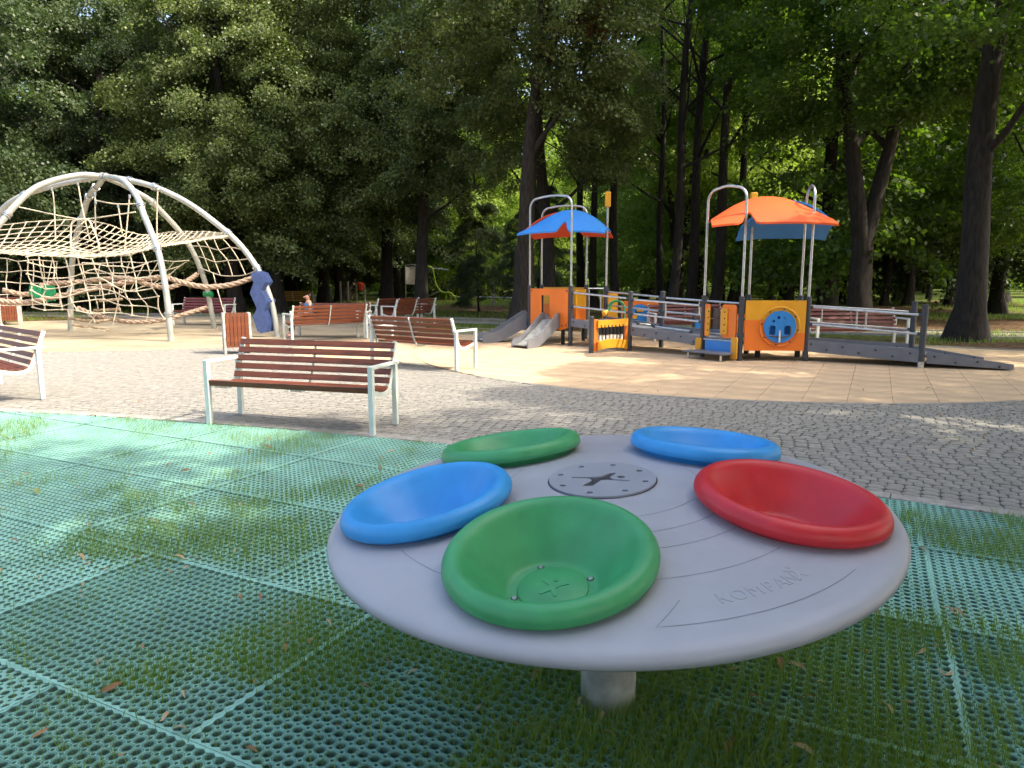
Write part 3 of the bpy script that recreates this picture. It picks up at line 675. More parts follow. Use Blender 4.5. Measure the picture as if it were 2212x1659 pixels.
def solid(f):
    x = sum(tb.v[i][0] for i in f)/4; y = sum(tb.v[i][1] for i in f)/4; z = sum(tb.v[i][2] for i in f)/4
    return z < -.13 or min(math.hypot(x-a_, y-b_) for a_, b_ in hol) > .236
tb.f = [f for f in tb.f if solid(f)]
top = tb.build('tabletop', m_grey, table, .9)
# dark surface ribbons that paint the shade of engraved lines
def ribbon(name, pts, w=.0020):
    mb = MB(); V = []; n_ = len(pts)
    for i, (r, a) in enumerate(pts):
        r0, a0 = pts[max(i-1, 0)]; r1, a1 = pts[min(i+1, n_-1)]
        p0 = Vector((r0*math.cos(a0), r0*math.sin(a0))); p1 = Vector((r1*math.cos(a1), r1*math.sin(a1))); d = (p1-p0).normalized(); q = Vector((-d.y, d.x))*w/2
        p = Vector((r*math.cos(a), r*math.sin(a)))
        for s_ in (-1, 1): V.append((p.x+q.x*s_, p.y+q.y*s_, zt((p+q*s_).length)+.0006))
    mb.add(V, [(2*i, 2*i+1, 2*i+3, 2*i+2) for i in range(n_-1)]); return mb.build(name, m_groove_shade, top, 0)
BA = [-110.7, -172.4, 121.6, 40.9, -24.5]
def arc(r, a0, a1, hook=None):
    n_ = max(6, int(abs(a1-a0)/2)); P = [(r, rad(a0+(a1-a0)*k/n_)) for k in range(n_+1)]
    if hook:
        for e, (dr, da) in hook.items():
            q = [(r+dr*k/4, rad((a1 if e == 'e' else a0)+da*k/4)) for k in range(1, 5)]
            P = P+q if e == 'e' else q[::-1]+P
    ribbon('groove_shade_line', P)
# between front green and red bowl (angles -95 .. -40), widening outward
arc(.33, -97, -38, {'e': (.06, 2)}); arc(.43, -88, -46); arc(.52, -84, -50); arc(.66, -86, -50, {'s': (-.09, 1)}); arc(.84, -89, -46, {'s': (-.09, 6)})
arc(.33, -158, -124, {'s': (.05, -3)}); arc(.52, -146, -138); arc(.74, -150, -132, {'e': (-.12, -1)}); 
arc(.33, 143, 178, {'e': (.07, 3)}); arc(.33, -5, 20); arc(.40, 66, 98); arc(.55, 70, 92); arc(.62, 68, 94, {'s': (-.05, 0), 'e': (-.05, 0)}); arc(.74, 72, 90); arc(.84, 74, 88)
arc(.80, 2, 12); arc(.80, 146, 160)
# raised lettering along the outer arc
lets = empty('lettering', (0, 0, 0)); lets.parent = top
def glyph(ch, size):
    cu = bpy.data.curves.new('g', 'FONT'); cu.body = ch; cu.size = size; cu.align_x = 'CENTER'; cu.extrude = .0004; cu.offset = 0; cu.bevel_depth = .0003; cu.resolution_u = 3
    o = bpy.data.objects.new('tmp', cu); me = bpy.data.meshes.new_from_object(o); bpy.data.objects.remove(o); me.materials.clear(); me.materials.append(m_grey); return me
def on_arc(name, me, a, r, parent=top):
    sl = (zt(r+.01)-zt(r-.01))/.02; er = Vector((math.cos(a), math.sin(a), sl)).normalized(); et = Vector((-math.sin(a), math.cos(a), 0))
    o = put(name, me, parent); o.matrix_local = frame((r*math.cos(a), r*math.sin(a), zt(r)+.0007), et, -er); return o
FIG = [[(-.5, .28), (-.44, .36), (-.06, .2), (.12, .18), (.5, .33), (.55, .26), (.24, .05), (.14, -.1), (.3, -.5), (.22, -.55), (.0, -.24), (-.3, -.52), (-.38, -.46), (-.14, -.08), (-.16, .06)]]
def figure(scale, thick, m):                       # star-armed little figure with round head
    body = [(x*scale, y*scale) for x, y in FIG[0]]
    return plate('emblem', [body, circ(.0, .42*scale, .105*scale, 14)], thick, m)
bpy.data.objects.remove(lets)
a = rad(-76.5); rL = .765
for ch, wd in (('K', .040), ('O', .046), ('M', .050), ('P', .038), ('A', .040), ('N', .038)):
    a += wd/2/rL; on_arc('letter', glyph(ch, .056), a, rL+.02); a += wd/2/rL
a += .018/rL; on_arc('emblem', figure(.055, .001, m_grey), a, rL-.012)
# hub plate with its recessed figure and screws
wrist = [(-.095, .012), (-.092, .02), (-.02, .012), (.0, .014), (.028, .034), (.046, .036), (.05, .03), (.026, .006), (.034, -.012), (.08, -.026), (.078, -.034), (.06, -.032), (.012, -.015), (-.006, -.016), (-.036, -.052), (-.062, -.05), (-.066, -.044), (-.034, -.012), (-.04, .0)]
wrist = [(x*1.12, y*1.45) for x, y in wrist]
boltp = [(.150*math.cos(rad(22.5+45*k)), .150*math.sin(rad(22.5+45*k))) for k in range(8)]
hubm = plate('hub_plate', [circ(0, 0, .182, 72), wrist, circ(.066, .003, .0145, 20)] + [circ(x, y, .0118, 14) for x, y in boltp], .006, m_hub, .0008)
hub = put('hub_plate', hubm, table); hub.location = (0, 0, .0045)
MB().lathe([(.0001, .0011), (.179, .0011), (.179, .0008)], 60).build('hub_recess', m_hole, hub, .5).location.z = -.0045
MB().lathe([(.182, .0011), (.187, .0011)], 72).build('hub_gap', m_hole, table, .5)
for x, y in boltp:
    MB().lathe([(.0001, .0028), (.003, .0028), (.0035, .004), (.006, .004), (.0068, .0012)], 12).build('screw', m_galvd, hub, .6).location = (x, y, -.0045)
# bowls
TILT = rad(8.8); RB_, HB_, RO = .604, .009, .2906
bprof = [(.0001, -.124), (.118, -.124), (.124, -.122), (.132, -.115), (.158, -.086), (.186, -.052), (.207, -.030), (.219, -.014), (.228, -.002), (.238, .008), (.250, .0145), (.262, .015), (.274, .010), (.283, .001), (.289, -.011), (.2905, -.022), (.288, -.032), (.281, -.038), (.262, -.041), (.254, -.050), (.225, -.080), (.19, -.108), (.14, -.13), (.0001, -.132)]
def bowl_mesh(m):
    pts = catmull([(r, 0, z) for r, z in bprof[:4]], 1)
    return MB().lathe(bprof, 96).mesh('bowl', m, 1.0)
for k, (ang, m) in enumerate(zip(BA, (m_bg, m_bb, m_bg, m_bb, m_br))):
    a = rad(ang); er = Vector((math.cos(a), math.sin(a), 0)); et = Vector((-math.sin(a), math.cos(a), 0)); u = er*math.cos(TILT) - Vector((0, 0, 1))*math.sin(TILT)
    o = put('bowl', bowl_mesh(m), table); M = frame(er*RB_ + Vector((0, 0, HB_)), et, -u); o.matrix_local = M
    o['label'] = ['front green bowl with screws and raised figure', 'left blue bowl', 'rear green bowl', 'rear blue bowl', 'red bowl'][k]
    MB().lathe([(.0001, -.118), (.094, -.118), (.097, -.120), (.099, -.125)], 48).build('floor_disc', m, o, .6)
    e = put('emblem', figure(.075, .002, m), o); e.location = (0, 0, -.1172)
    for q in range(4):
        aa = rad(125+90*q); sc = MB().lathe([(.0001, .0016), (.0022, .0016), (.0024, .0035), (.0058, .0035), (.007, .0012), (.0075, -.001)], 16).build('screw', m_galv, o, .6); sc.location = (.109*math.cos(aa), .109*math.sin(aa), -.124)
        MB().lathe([(.0076, .0006), (.0105, .0006)], 16).build('screw_hole', m_hole, o, .6).location = (.109*math.cos(aa), .109*math.sin(aa), -.1238)
post = MB().tube([(0, 0, -.03), (0, 0, .64)], .098, 40).build('post', m_galvd, table, .6)
post.matrix_parent_inverse = Mt.inverted(); post.location = (.345, 2.36, 0)

# ------------------------------------------------------------------ benches
def make_bench(woodm, name='park_bench'):
    t = empty(name)
    L = .93; H = .025
    for sx_ in (-L, L):
        MB().box((sx_, -.27, .33), (.05, .05, .66)).build('front_leg', m_bench, t, .5, .004)
        MB().box((sx_, .23, .32), (.05, .05, .62)).build('rear_leg', m_bench, t, .5, .004)
        MB().box((sx_, -.0, .645), (.052, .588, .032)).build('armrest', m_bench, t, .5, .004)
        s = math.copysign(.028, -sx_)
        P = catmull([(0, -.25, .41), (0, -.12, .375), (0, .0, .355), (0, .10, .375), (0, .15, .43), (0, .22, .60), (0, .31, .84)], 4)
        mb = MB(); 
        for i in range(len(P)-1): mb.bar(P[i]+Vector((sx_+s*.9, 0, 0)), P[i+1]+Vector((sx_+s*.9, 0, 0))+(P[i+1]-P[i])*.1, .03, .045, (0, -.7, 1) if P[i].z > .45 else (0, 0, 1))
        mb.build('side_bracket', m_bench, t, 0)
    mb = MB(); P = catmull([(0, -.25, .40), (0, .0, .35), (0, .15, .42), (0, .305, .83)], 4)
    for i in range(len(P)-1): mb.bar(P[i], P[i+1]+(P[i+1]-P[i])*.05, .012, .03, (0, -.7, 1) if P[i].z > .45 else (0, 0, 1))
    mb.build('middle_bracket', m_bench, t, 0)
    d = Vector((0, .16, .41)).normalized(); nrm = Vector((0, -d.z, d.y))
    me = MB().box((0, 0, 0), (1.83, .026, .060)).mesh('slat', woodm, 0)
    for k in range(5):
        p = Vector((0, .165, .462)) + d*(.090*k) + nrm*.028
        o = put('backrest_slat', me, t, .003); o.location = p; o.rotation_euler.x = -math.atan2(d.y, d.z)
    for k, (y, z, ax) in enumerate(((-.262, .43, .35), (-.19, .425, 1.35), (-.12, .405, 1.42), (-.05, .39, 1.5), (.02, .388, 1.62), (.085, .40, 1.85))):
        o = put('seat_slat', me, t, .003); o.location = (0, y, z); o.rotation_euler.x = ax
    return t
def bench_at(proto, cx, cy, fx, fy, label, first=False, z=0):
    o = proto if first else copy_tree(proto); o.location = (cx, cy, z); o.rotation_euler.z = math.atan2(fx, -fy)
    tag(o, label, 'bench', 'slatted park benches round the playground'); return o
pa = make_bench(m_wood); pb = make_bench(m_woodo); pm = make_bench(m_woodm); py_ = make_bench(m_woody)
a0 = G(447, 915); a1 = G(813, 941); ax_ = (a1-a0).normalized(); f = Vector((ax_.y, -ax_.x, 0)); 
if f.y > 0: f = -f
c = (a0+a1)/2 - f*.27
bench_at(pa, c.x, c.y, f.x, f.y, 'brown slatted bench with pale metal frame in the foreground, facing the green mats', True)
f = Vector((-.66, -.75, 0)).normalized(); ax_ = Vector((-.75, .66, 0)).normalized(); c = G(93, 864) + ax_*.93 + f*.23
bench_at(pa, c.x, c.y, f.x, f.y, 'sunlit brown bench cut off by the left edge of the picture')
f = Vector((.56, .83, 0)).normalized(); ax_ = Vector((-.83, .56, 0)).normalized(); c = G(986, 803) + ax_*.93 + f*.23
bench_at(pb, c.x, c.y, f.x, f.y, 'orange brown bench turned away, between the foreground bench and the slide', True)
f = Vector((-.61, .79, 0)).normalized(); ax_ = Vector((.79, .61, 0)).normalized(); c = G(632, 741) + ax_*.93 + f*.23
bench_at(pb, c.x, c.y, f.x, f.y, 'orange brown bench turned away, right of the wooden litter bin')
bench_at(pm, 7.15, 14.75, .02, -1, 'maroon bench behind the railings of the right ramp', True)
bench_at(pm, 4.2, 16.9, .15, -1, 'maroon bench seen between the posts behind the bridge')
c = G(443, 702); bench_at(pm, c.x, c.y, -.25, -1, 'maroon bench behind the climbing dome, left of the litter bin')
c = G(848, 702); bench_at(pa, c.x, c.y, -.75, .5, 'dark brown bench behind the two orange ones, the left of the far pair')
c = G(885, 706); bench_at(pa, c.x, c.y, -.75, .45, 'dark brown bench behind the two orange ones, the right of the far pair')
c = G(-5, 697); bench_at(pa, c.x, c.y, -.5, -1, 'bench at the far left edge beside the far litter bin')
c = G(636, 668); bench_at(py_, c.x, c.y, -.1, 1, 'yellow lit bench far behind the seated woman', True)
bp_ = Vector((-5.05, 17.75, 0)); bench_at(pa, bp_.x+.55, bp_.y, -.1, -1, 'dark bench on which the woman in blue sits')

# ------------------------------------------------------------------ litter bins
def make_bin():
    t = empty('litter_bin')
    MB().box((-.235, 0, .40), (.05, .34, .80)).build('end_slab', m_concrete, t, .5, .008)
    MB().box((.235, 0, .40), (.05, .34, .80)).build('end_slab', m_concrete, t, .5, .008)
    me = MB().box((0, 0, 0), (.062, .022, .66)).mesh('slat', m_woodo, 0)
    for s_ in (-1, 1):
        for k in range(6):
            o = put('slat', me, t, .003); o.location = (-.175+.07*k, s_*.17, .46)
    MB().lathe([(.13, .14), (.15, .15), (.15, .76), (.14, .76), (.14, .16), (.0001, .16)], 20).build('liner', m_galvd, t)
    return t
bn = make_bin(); c = G(514, 763); bn.location = c; bn.rotation_euler.z = rad(26)
tag(bn, 'wooden slatted litter bin with concrete ends left of the blue zigzag panel', 'litter bin', 'slatted litter bins')
b2 = copy_tree(bn); b2.location = G(26, 701); b2.rotation_euler.z = rad(20); tag(b2, 'wooden slatted litter bin at the far left edge behind the dome', 'litter bin', 'slatted litter bins')

# ------------------------------------------------------------------ climbing dome
dome = empty('climbing_dome', (-10.7, 18.6, 0), 0, 'climbing dome of curved pale steel tubes hung with beige rope nets', 'climbing frame')
def dpart(mb, name, m, sharp=.8, par=None):
    o = mb.build(name, m, None, sharp); p = par or dome; o.parent = p
    o.matrix_parent_inverse = Matrix.Translation((10.7, -18.6, 0)) if p is dome else Matrix.Identity(4); return o
AP = W(222, 381, 18.6); A_ = (AP.x, AP.y)
legs = {
 'D': ((600, 727), [(286, 391), (345, 408), (410, 441), (470, 485), (510, 520), (540, 556), (568, 603), (588, 660)]),
 'A': ((369.7, 736.7), [(258, 387), (281, 404), (299, 431), (310.5, 463), (325, 498), (340, 537), (351.6, 586), (362, 653)]),
 'C': ((463.5, 709), [(264, 398), (293, 414), (325, 433), (347, 455), (384, 495), (410, 532), (430.7, 575), (448, 628)]),
 'B': ((152, 714.7), [(217, 394), (199, 413), (187.5, 436.4), (175.8, 474.5), (164, 515.5), (156.7, 556.5), (153.8, 609)]),
}
LEG = {}
for k, (ft, way) in legs.items():
    F_ = G(*ft); pts = [AP] + [PL(px, py, A_, F_) for px, py in way] + [F_ - Vector((0, 0, .03))]
    LEG[k] = catmull(pts, 5)
for k, foot, way in (('E', Vector((-13.1, 16.3, 0)), [(176, 378), (117, 389.5), (70, 410), (29, 448), (0, 483)]), ('F', Vector((-15.2, 19.2, 0)), [(161, 391), (105.5, 404), (44, 424.7), (0, 458)])):
    pts = [AP] + [PL(px, py, A_, foot) for px, py in way]; q = pts[-1]
    for t in (.35, .7): pts.append(Vector((q.x+(foot.x-q.x)*t**.8*.9, q.y+(foot.y-q.y)*t**.8*.9, q.z*(1-t**1.3))))
    pts.append(foot); LEG[k] = catmull(pts, 5)
for k, P in LEG.items(): dpart(MB().tube(P, .072, 14), 'arch_tube', m_dome)
def lp(k, t): P = LEG[k]; i = t*(len(P)-1); j = min(int(i), len(P)-2); return P[j].lerp(P[j+1], i-j)
def clamp_(k, t):
    p, q = lp(k, t), lp(k, min(1, t+.012)); d = (q-p).normalized(); dpart(MB().tube([p-d*.03, p+d*.03], .10, 14).tube([p+d*.05, p+d*.075], .095, 14), 'clamp', m_galv)
for k, ts in {'A': (.02, .37, .66, .92), 'B': (.2, .32, .5, .9), 'C': (.35, .60, .8), 'D': (.1, .2, .5, .72, .80), 'E': (.55,), 'F': (.4,)}.items():
    for t in ts: clamp_(k, t)
dpart(MB().lathe([(.0001, .10), (.10, .07), (.13, 0), (.10, -.07), (.0001, -.1)], 16, AP), 'apex_joint', m_dome)
rj = random.Random(9)
def rope(pts, name='rope', r=.0145, m=m_rope, par=None, n=6): return dpart(MB().tube(pts, r, n), name, m, .8, par)
def tcatt(pts): return catmull(pts, 4)
def patch(name, P, nu, nv, sag=.0, jit=.02, knot=True, skipv=()):   # P(u,v) -> Vector ; u lines nu, v lines nv ; one net with its ropes joined
    mb = MB()
    pt = {}
    for i in range(nu+1):
        for j in range(nv+1):
            p = P(i/nu, j/nv) + Vector((rj.uniform(-jit, jit), rj.uniform(-jit, jit), rj.uniform(-jit, jit) - sag*4*(i/nu)*(1-i/nu))); pt[i, j] = p
    for i in range(nu+1): mb.tube(catmull([pt[i, j] for j in range(nv+1)], 2), .0135, 5)
    for j in range(nv+1): mb.tube(catmull([pt[i, j] for i in range(nu+1)], 2), .0135, 5)
    if knot:
        for p in pt.values(): mb.box(p, (.045, .045, .04))
    return dpart(mb, name, m_rope, .8)
# the big sagging deck net
back = catmull([W(-60, 492, 19.2), lp('B', .50), W(300, 506, 19.6), lp('C', .57), lp('D', .5)], 6)
front = catmull([W(-60, 540, 17.4), W(20, 548, 17.2), W(120, 553, 17.1), W(240, 553, 17.0), lp('A', .66), lp('D', .52)], 6)
def curve_at(C_, t): i = t*(len(C_)-1); j = min(int(i), len(C_)-2); return C_[j].lerp(C_[j+1], i-j)
def deck(u, v):
    p = curve_at(back, u).lerp(curve_at(front, u), v); p.z -= .22*math.sin(pi*v)*(1-u**3)*.8; return p
patch('deck_net', deck, 34, 9, 0, .012)
# hanging side net, front, and the net between the right legs
def side(u, v):
    t_ = curve_at(front, .28+.46*u); b0 = W(70, 668, 17.3).lerp(W(352, 684, 16.9), u); p = t_.lerp(b0, v); p.z -= .07*math.sin(u*9)*math.sin(pi*v)*2; return p
patch('side_net', side, 9, 6, 0, .05, True)
def side2(u, v): return W(-10, 560, 19.3).lerp(W(120, 566, 19.5), u).lerp(W(-15, 660, 19.2).lerp(W(130, 655, 19.6), u), v)
patch('side_net', side2, 5, 4, 0, .035, False)
def side3(u, v): return W(180, 566, 20.0).lerp(W(410, 560, 20.2), u).lerp(W(190, 640, 20.0).lerp(W(350, 610, 20.2), u), v)
patch('side_net', side3, 7, 3, .05, .035, False)
def rightn(u, v): return lp('C', .6).lerp(lp('D', .54), u).lerp((lp('C', .78)).lerp(lp('D', .73), u), v) - Vector((0, 0, .22*math.sin(pi*u)*(v**2)))
patch('side_net', rightn, 5, 3, 0, .04, False)
for pts in ([(112, 405), (117, 440), (120, 520)], [(168, 393), (178, 450), (195, 522)], [(205, 415), (206, 470), (207, 505)], [(280, 420), (275, 480), (268, 548)], [(341, 403), (339, 460), (339, 515)],
            [(30, 445), (100, 460), (155, 471), (188, 473), (293, 458)], [(207, 433), (255, 441), (313, 439)], [(255, 441), (259, 470), (264, 504)]):
    q = tcatt([W(x, y, 18.3) for x, y in pts]); rope(q, 'hanging_rope', .0165)
    dpart(MB().tube([q[0], q[0]-Vector((0, 0, .09))], .03, 8), 'rope_fitting', m_galv)
rope(catmull([W(x, y, 17.4) for x, y in ((153, 535), (153, 500), (158, 478), (188, 474), (200, 492), (214, 532), (200, 545), (165, 542), (153, 535))], 4), 'rope_loop', .02)
def twist(pts, R_=.055, par=None, name='thick_rope'):
    P = catmull([W(*p) for p in pts], 10); mb = MB()
    for s_ in range(3):
        q = []
        for i, p in enumerate(P):
            d = (P[min(i+1, len(P)-1)] - P[max(i-1, 0)]).normalized(); u_ = d.orthogonal().normalized() if i == 0 else (u_ - d*u_.dot(d)).normalized(); w_ = d.cross(u_); a_ = i*.75 + s_*2*pi/3
            q.append(p + (u_*math.cos(a_)+w_*math.sin(a_))*R_*.52)
        mb.tube(q, R_*.62, 7)
    return dpart(mb, name, m_thick, 1.)
Z = lambda x, y, d: (x*.29297, 345.6+y*.29297, d)
twist([Z(1860, 870, 18.0), Z(1700, 920, 17.9), Z(1520, 935, 17.8), Z(1350, 905, 17.8), Z(1200, 865, 17.8), Z(1000, 890, 17.8), Z(700, 945, 17.7), Z(450, 1000, 17.6), Z(230, 1045, 17.4), Z(60, 1045, 17.3), Z(-80, 1020, 17.2)], .062)
twist([Z(1455, 840, 20.0), Z(1380, 890, 19.8), Z(1240, 940, 19.5), Z(1080, 915, 19.3), Z(930, 870, 19.2), Z(700, 885, 19.2), Z(500, 905, 19), Z(340, 915, 18.8), Z(200, 990, 18.5), Z(20, 960, 18.2)], .062)
twist([Z(1530, 1085, 19.6), Z(1380, 1130, 19.2), Z(1200, 1180, 18.8), Z(1000, 1195, 18.6), Z(850, 1180, 18.5), Z(700, 1140, 18.5), Z(570, 1090, 18.5)], .055)
for a_, b_ in (((505, 1165), (730, 1200)), ((540, 1215), (800, 1255)), ((690, 1108), (890, 1100)), ((720, 1192), (870, 1165)), ((730, 1040), (905, 1025))):
    dpart(MB().tube([W(*Z(*a_, 17.9)), W(*Z(*b_, 18.1))], .033, 8), 'ladder_rung', m_barkl)
for P_ in ([(500, 1110), (515, 1165), (560, 1225), (780, 1260)], [(700, 1000), (720, 1110), (640, 1230)], [(880, 950), (875, 1030), (830, 1220)], [(640, 1130), (690, 1170), (700, 1200)]):
    rope(tcatt([W(*Z(x, y, 17.95)) for x, y in P_]), 'ladder_rope', .014)
# green swing seat
S0 = W(*Z(330, 990, 17.6)); mb = MB()
for s_ in (-1, 1):
    mb.prism([(0, -.22), (.30, .02), (.28, .20), (.04, .22), (-.03, .0)], S0+Vector((s_*.02, -.06, 0)), (s_, 0, 0), (0, .1, 1), .05*s_)
mb.box(S0+Vector((0, 0, -.15)), (.34, .26, .04))
dpart(mb, 'swing_seat', m_green); rope([S0+Vector((0, 0, .0)), W(*Z(385, 740, 17.6))], 'swing_rope', .012)
# navy zigzag climbing panel of stacked ribs
zl = [(1848, 840), (1874, 905), (1842, 980), (1900, 1095), (1866, 1158), (1903, 1262), (1935, 1278)]
zr = [(1982, 1268), (1992, 1185), (1962, 1112), (1996, 1045), (1938, 962), (1974, 902), (1938, 835), (1890, 818)]
dD = 17.75
zz_ = zl+zr
for k in range(6):
    sh = (k-2.5)*.0
    out = [(W(*Z(x, y, dD)).x, W(*Z(x, y, dD)).z) for x, y in zz_]; cx = sum(p[0] for p in out)/len(out); s_ = .86 + k*.025
    mb = MB().prism([(cx+(x-cx)*s_+.014*(k-2.5), z+.002*k) for x, z in out], (0, dD+.05*k, 0), (1, 0, 0), (0, 0, 1), -.042)
    dpart(mb, 'climbing_rib', m_navy, .5)
dpart(MB().tube([lp('C', .90)-Vector((.12, 0, 0)), lp('C', .90)+Vector((.12, 0, 0))], .09, 10), 'green_collar', m_green)
rope([W(*Z(1570, 830, 19.8)), W(*Z(1610, 980, 19.4)), W(*Z(1665, 1170, 18.9)), W(*Z(1640, 1230, 18.7))], 'hanging_rope', .014)

# ------------------------------------------------------------------ play structure
play = empty('play_structure', (4, 14, 0), 0, 'accessible play structure with two roofed towers, slides, railings and long grey ramps', 'play structure')
MPI = Matrix.Translation((-4, -14, 0))
def pp(mb, name, m, sharp=.6, par=None, bevel=0):
    o = mb.build(name, m, None, sharp, bevel); return adopt(o, par)
def adopt(o, par=None):
    o.parent = par or play
    if par is None: o.matrix_parent_inverse = MPI
    return o
V3 = Vector
P1, P2, P3, P4, P5 = (.41, 16.45), (1.28, 15.55), (.74, 17.9), (1.79, 17.3), (2.16, 16.45)
P6, P7, P8 = (1.57, 14.04), (2.40, 14.47), (3.19, 15.15)
Q1, Q2, Q3, Q4, P9 = (3.60, 13.38), (4.10, 12.74), (5.27, 12.70), (5.39, 13.35), (4.62, 13.95)
R1, R2 = (6.81, 11.75), (7.22, 12.8)
def post_(p, h, r=.05, cap=True):
    pp(MB().tube([(p[0], p[1], -.02), (p[0], p[1], h)], r, 16), 'post', m_dark)
    pp(MB().lathe([(r+.004, 0), (r+.004, .018), (r*.8, .03), (.0001, .034)], 16, (p[0], p[1], h-.004)), 'post_cap', m_galvd if h < 1.21 and False else m_dark)
for p, h in ((P1, 1.28), (P2, 1.28), (P3, 1.28), (P4, 1.28), (P5, 1.26), (P6, .70), (P7, 1.18), (P8, 1.17), (Q1, 1.13), (Q2, 1.125), (Q3, 1.125), (Q4, 1.13), (P9, 1.13), (R1, 1.02), (R2, 1.04), ((4.62, 13.3), .35)): post_(p, h)
pp(MB().lathe([(.054, 0), (.054, .1), (.05, .1)], 16, (R1[0], R1[1], 0)), 'post_foot', m_galv)
for p in ((P2[0]-.14, P2[1]+.3), (P4[0]-.1, P4[1]-.5)): pp(MB().tube([(p[0], p[1], 0), (p[0], p[1], .4)], .045, 10), 'platform_leg', m_black)
def hoop(a, b_, z0, top, rc=.22, r=.024):
    a, b_ = V3((*a, z0)), V3((*b_, z0)); d = (b_-a); L = d.length; d.normalize(); Zv = V3((0, 0, 1)); rc = min(rc, L*.42); pts = [a]
    for k in range(7): t = pi/2*k/6; pts.append(a + Zv*(top-z0-rc+rc*math.sin(t)) + d*(rc-rc*math.cos(t)))
    for k in range(1, 4): pts.append(a + Zv*(top-z0+.03*math.sin(pi*k/4)) + d*(rc+(L-2*rc)*k/4))
    for k in range(7): t = pi/2*k/6; pts.append(b_ + Zv*(top-z0-rc+rc*math.cos(t)) - d*(rc-rc*math.sin(t)))
    pts.append(b_); pp(MB().tube(pts, r, 12), 'hoop_rail', m_galv, 1.)
hoop(P1, P2, 1.28, 3.22); hoop(P3, P4, 1.28, 3.16); hoop(Q1, Q2, 1.12, 3.07); hoop(Q3, Q4, 1.12, 3.07)
for p, z0, z1 in ((P5, 1.26, 3.05), (P9, 1.13, 2.75)):
    pp(MB().tube([(p[0], p[1], z0), (p[0], p[1], z1+.1)], .024, 12), 'mast', m_galv)
    pp(MB().box((p[0], p[1], z1+.17), (.13, .10, .34)), 'mast_cap', m_yel, 0, None, .02)
# curved roof shells
def shell(c, ax, out, hw, dep, z0, dz_u, dz_v, m, name, notch=(-.28, .02), vn=.62, th=.035):
    ax = V3((*ax, 0)).normalized(); out = V3((*out, 0)).normalized(); nu, nv = 28, 8; c = V3((*c, z0)); V = []
    for s_ in (0, 1):
        for i in range(nu+1):
            u = -1+2*i/nu; vm = 1.
            if notch[0] < u < notch[1]: vm = vn + (1-vn)*max(0, 1-min(u-notch[0], notch[1]-u)/.09)
            for j in range(nv+1):
                v = vm*j/nv; p = c + ax*(u*hw*(1+.04*v)) + out*(v*dep) + V3((0, 0, -dz_u*u*u*(1-.95*v) - dz_v*(.35*v+.65*v**1.7) - (.05*u*u*v) - .012*math.cos(u*3)*v))
                if s_: p.z -= th
                V.append(p)
    n_ = (nu+1)*(nv+1); F = []; ix = lambda s_, i, j: s_*n_+i*(nv+1)+j
    for i in range(nu):
        for j in range(nv): F += [(ix(0, i, j), ix(0, i, j+1), ix(0, i+1, j+1), ix(0, i+1, j)), (ix(1, i, j), ix(1, i+1, j), ix(1, i+1, j+1), ix(1, i, j+1))]
        F += [(ix(0, i, nv), ix(1, i, nv), ix(1, i+1, nv), ix(0, i+1, nv)), (ix(0, i, 0), ix(0, i+1, 0), ix(1, i+1, 0), ix(1, i, 0))]
    for j in range(nv): F += [(ix(0, 0, j), ix(1, 0, j), ix(1, 0, j+1), ix(0, 0, j+1)), (ix(0, nu, j), ix(0, nu, j+1), ix(1, nu, j+1), ix(1, nu, j))]
    return pp(MB().add(V, F), name, m, .7)
ax = (.985, -.17); on = (-.17, -.985)
shell((4.64, 13.25), ax, on, 1.00, .82, 2.94, .44, .50, m_rorg, 'roof_half', (-.52, -.28), .66)
shell((5.10, 13.36), ax, (.17, .985), .80, .76, 2.88, .42, .60, m_rblu, 'roof_half', (-.9, -.9), .55)
shell((1.32, 16.55), (.93, -.36), (-.36, -.93), .96, .78, 3.0, .50, .50, m_rblu, 'roof_half', (-.08, .17), .66)
shell((1.16, 16.68), (.93, -.36), (.36, .93), .96, .82, 2.97, .42, .48, m_rred, 'roof_half', (.0, .25), .6)
for c_, a_ in (((4.8, 13.3), ax), ((1.25, 16.6), (.93, -.36))):
    a_ = V3((*a_, 0)).normalized(); q = V3((*c_, 2.80)); pp(MB().tube(catmull([q-a_*.8-V3((0, 0, .25)), q-a_*.35-V3((0, 0, .06)), q, q+a_*.35-V3((0, 0, .06)), q+a_*.8-V3((0, 0, .25))], 4), .015, 8), 'roof_rail', m_galv)
# ramps and bridge: side boards, deck, bolts
def board(a, b_, za, zb, ha, hb, name='side_board', m=m_plank, th=.03, nb=5, bolts=True):
    a, b_ = V3((*a, 0)), V3((*b_, 0)); d = (b_-a); L = d.length; d.normalize(); Zv = V3((0, 0, 1))
    o = pp(MB().prism([(0, za), (0, za-ha), (L, zb-hb), (L, zb)], a, d, Zv, th), name, m, 0, None, .004)
    nrm = d.cross(Zv); nrm = nrm if nrm.y < 0 else -nrm
    if bolts:
        for k in range(nb):
            t = (k+.35)/nb; z = za+(zb-za)*t - (.35 + .35*(k % 2))*(ha+(hb-ha)*t); p = a + d*L*t + Zv*z + nrm*.004
            if (th > 0) != (nrm.dot(d.cross(Zv)) > 0): pass
            q = p + (nrm*abs(th) if nrm.dot(d.cross(Zv)) > 0 else V3((0, 0, 0)))
            bt = MB().tube([V3((0, 0, 0)), nrm*.014], [.017, .012], 8).build('bolt', m_black, o, .6); bt.location = q
    return o
def deck_(a, b_, c_, d_, za, zb, name='ramp_deck'):
    pp(MB().add([(*a, za), (*b_, zb), (*c_, zb), (*d_, za), (*a, za-.03), (*b_, zb-.03), (*c_, zb-.03), (*d_, za-.03)], [(0, 1, 2, 3), (7, 6, 5, 4), (0, 4, 5, 1), (1, 5, 6, 2), (2, 6, 7, 3), (3, 7, 4, 0)]), name, m_plank, 0)
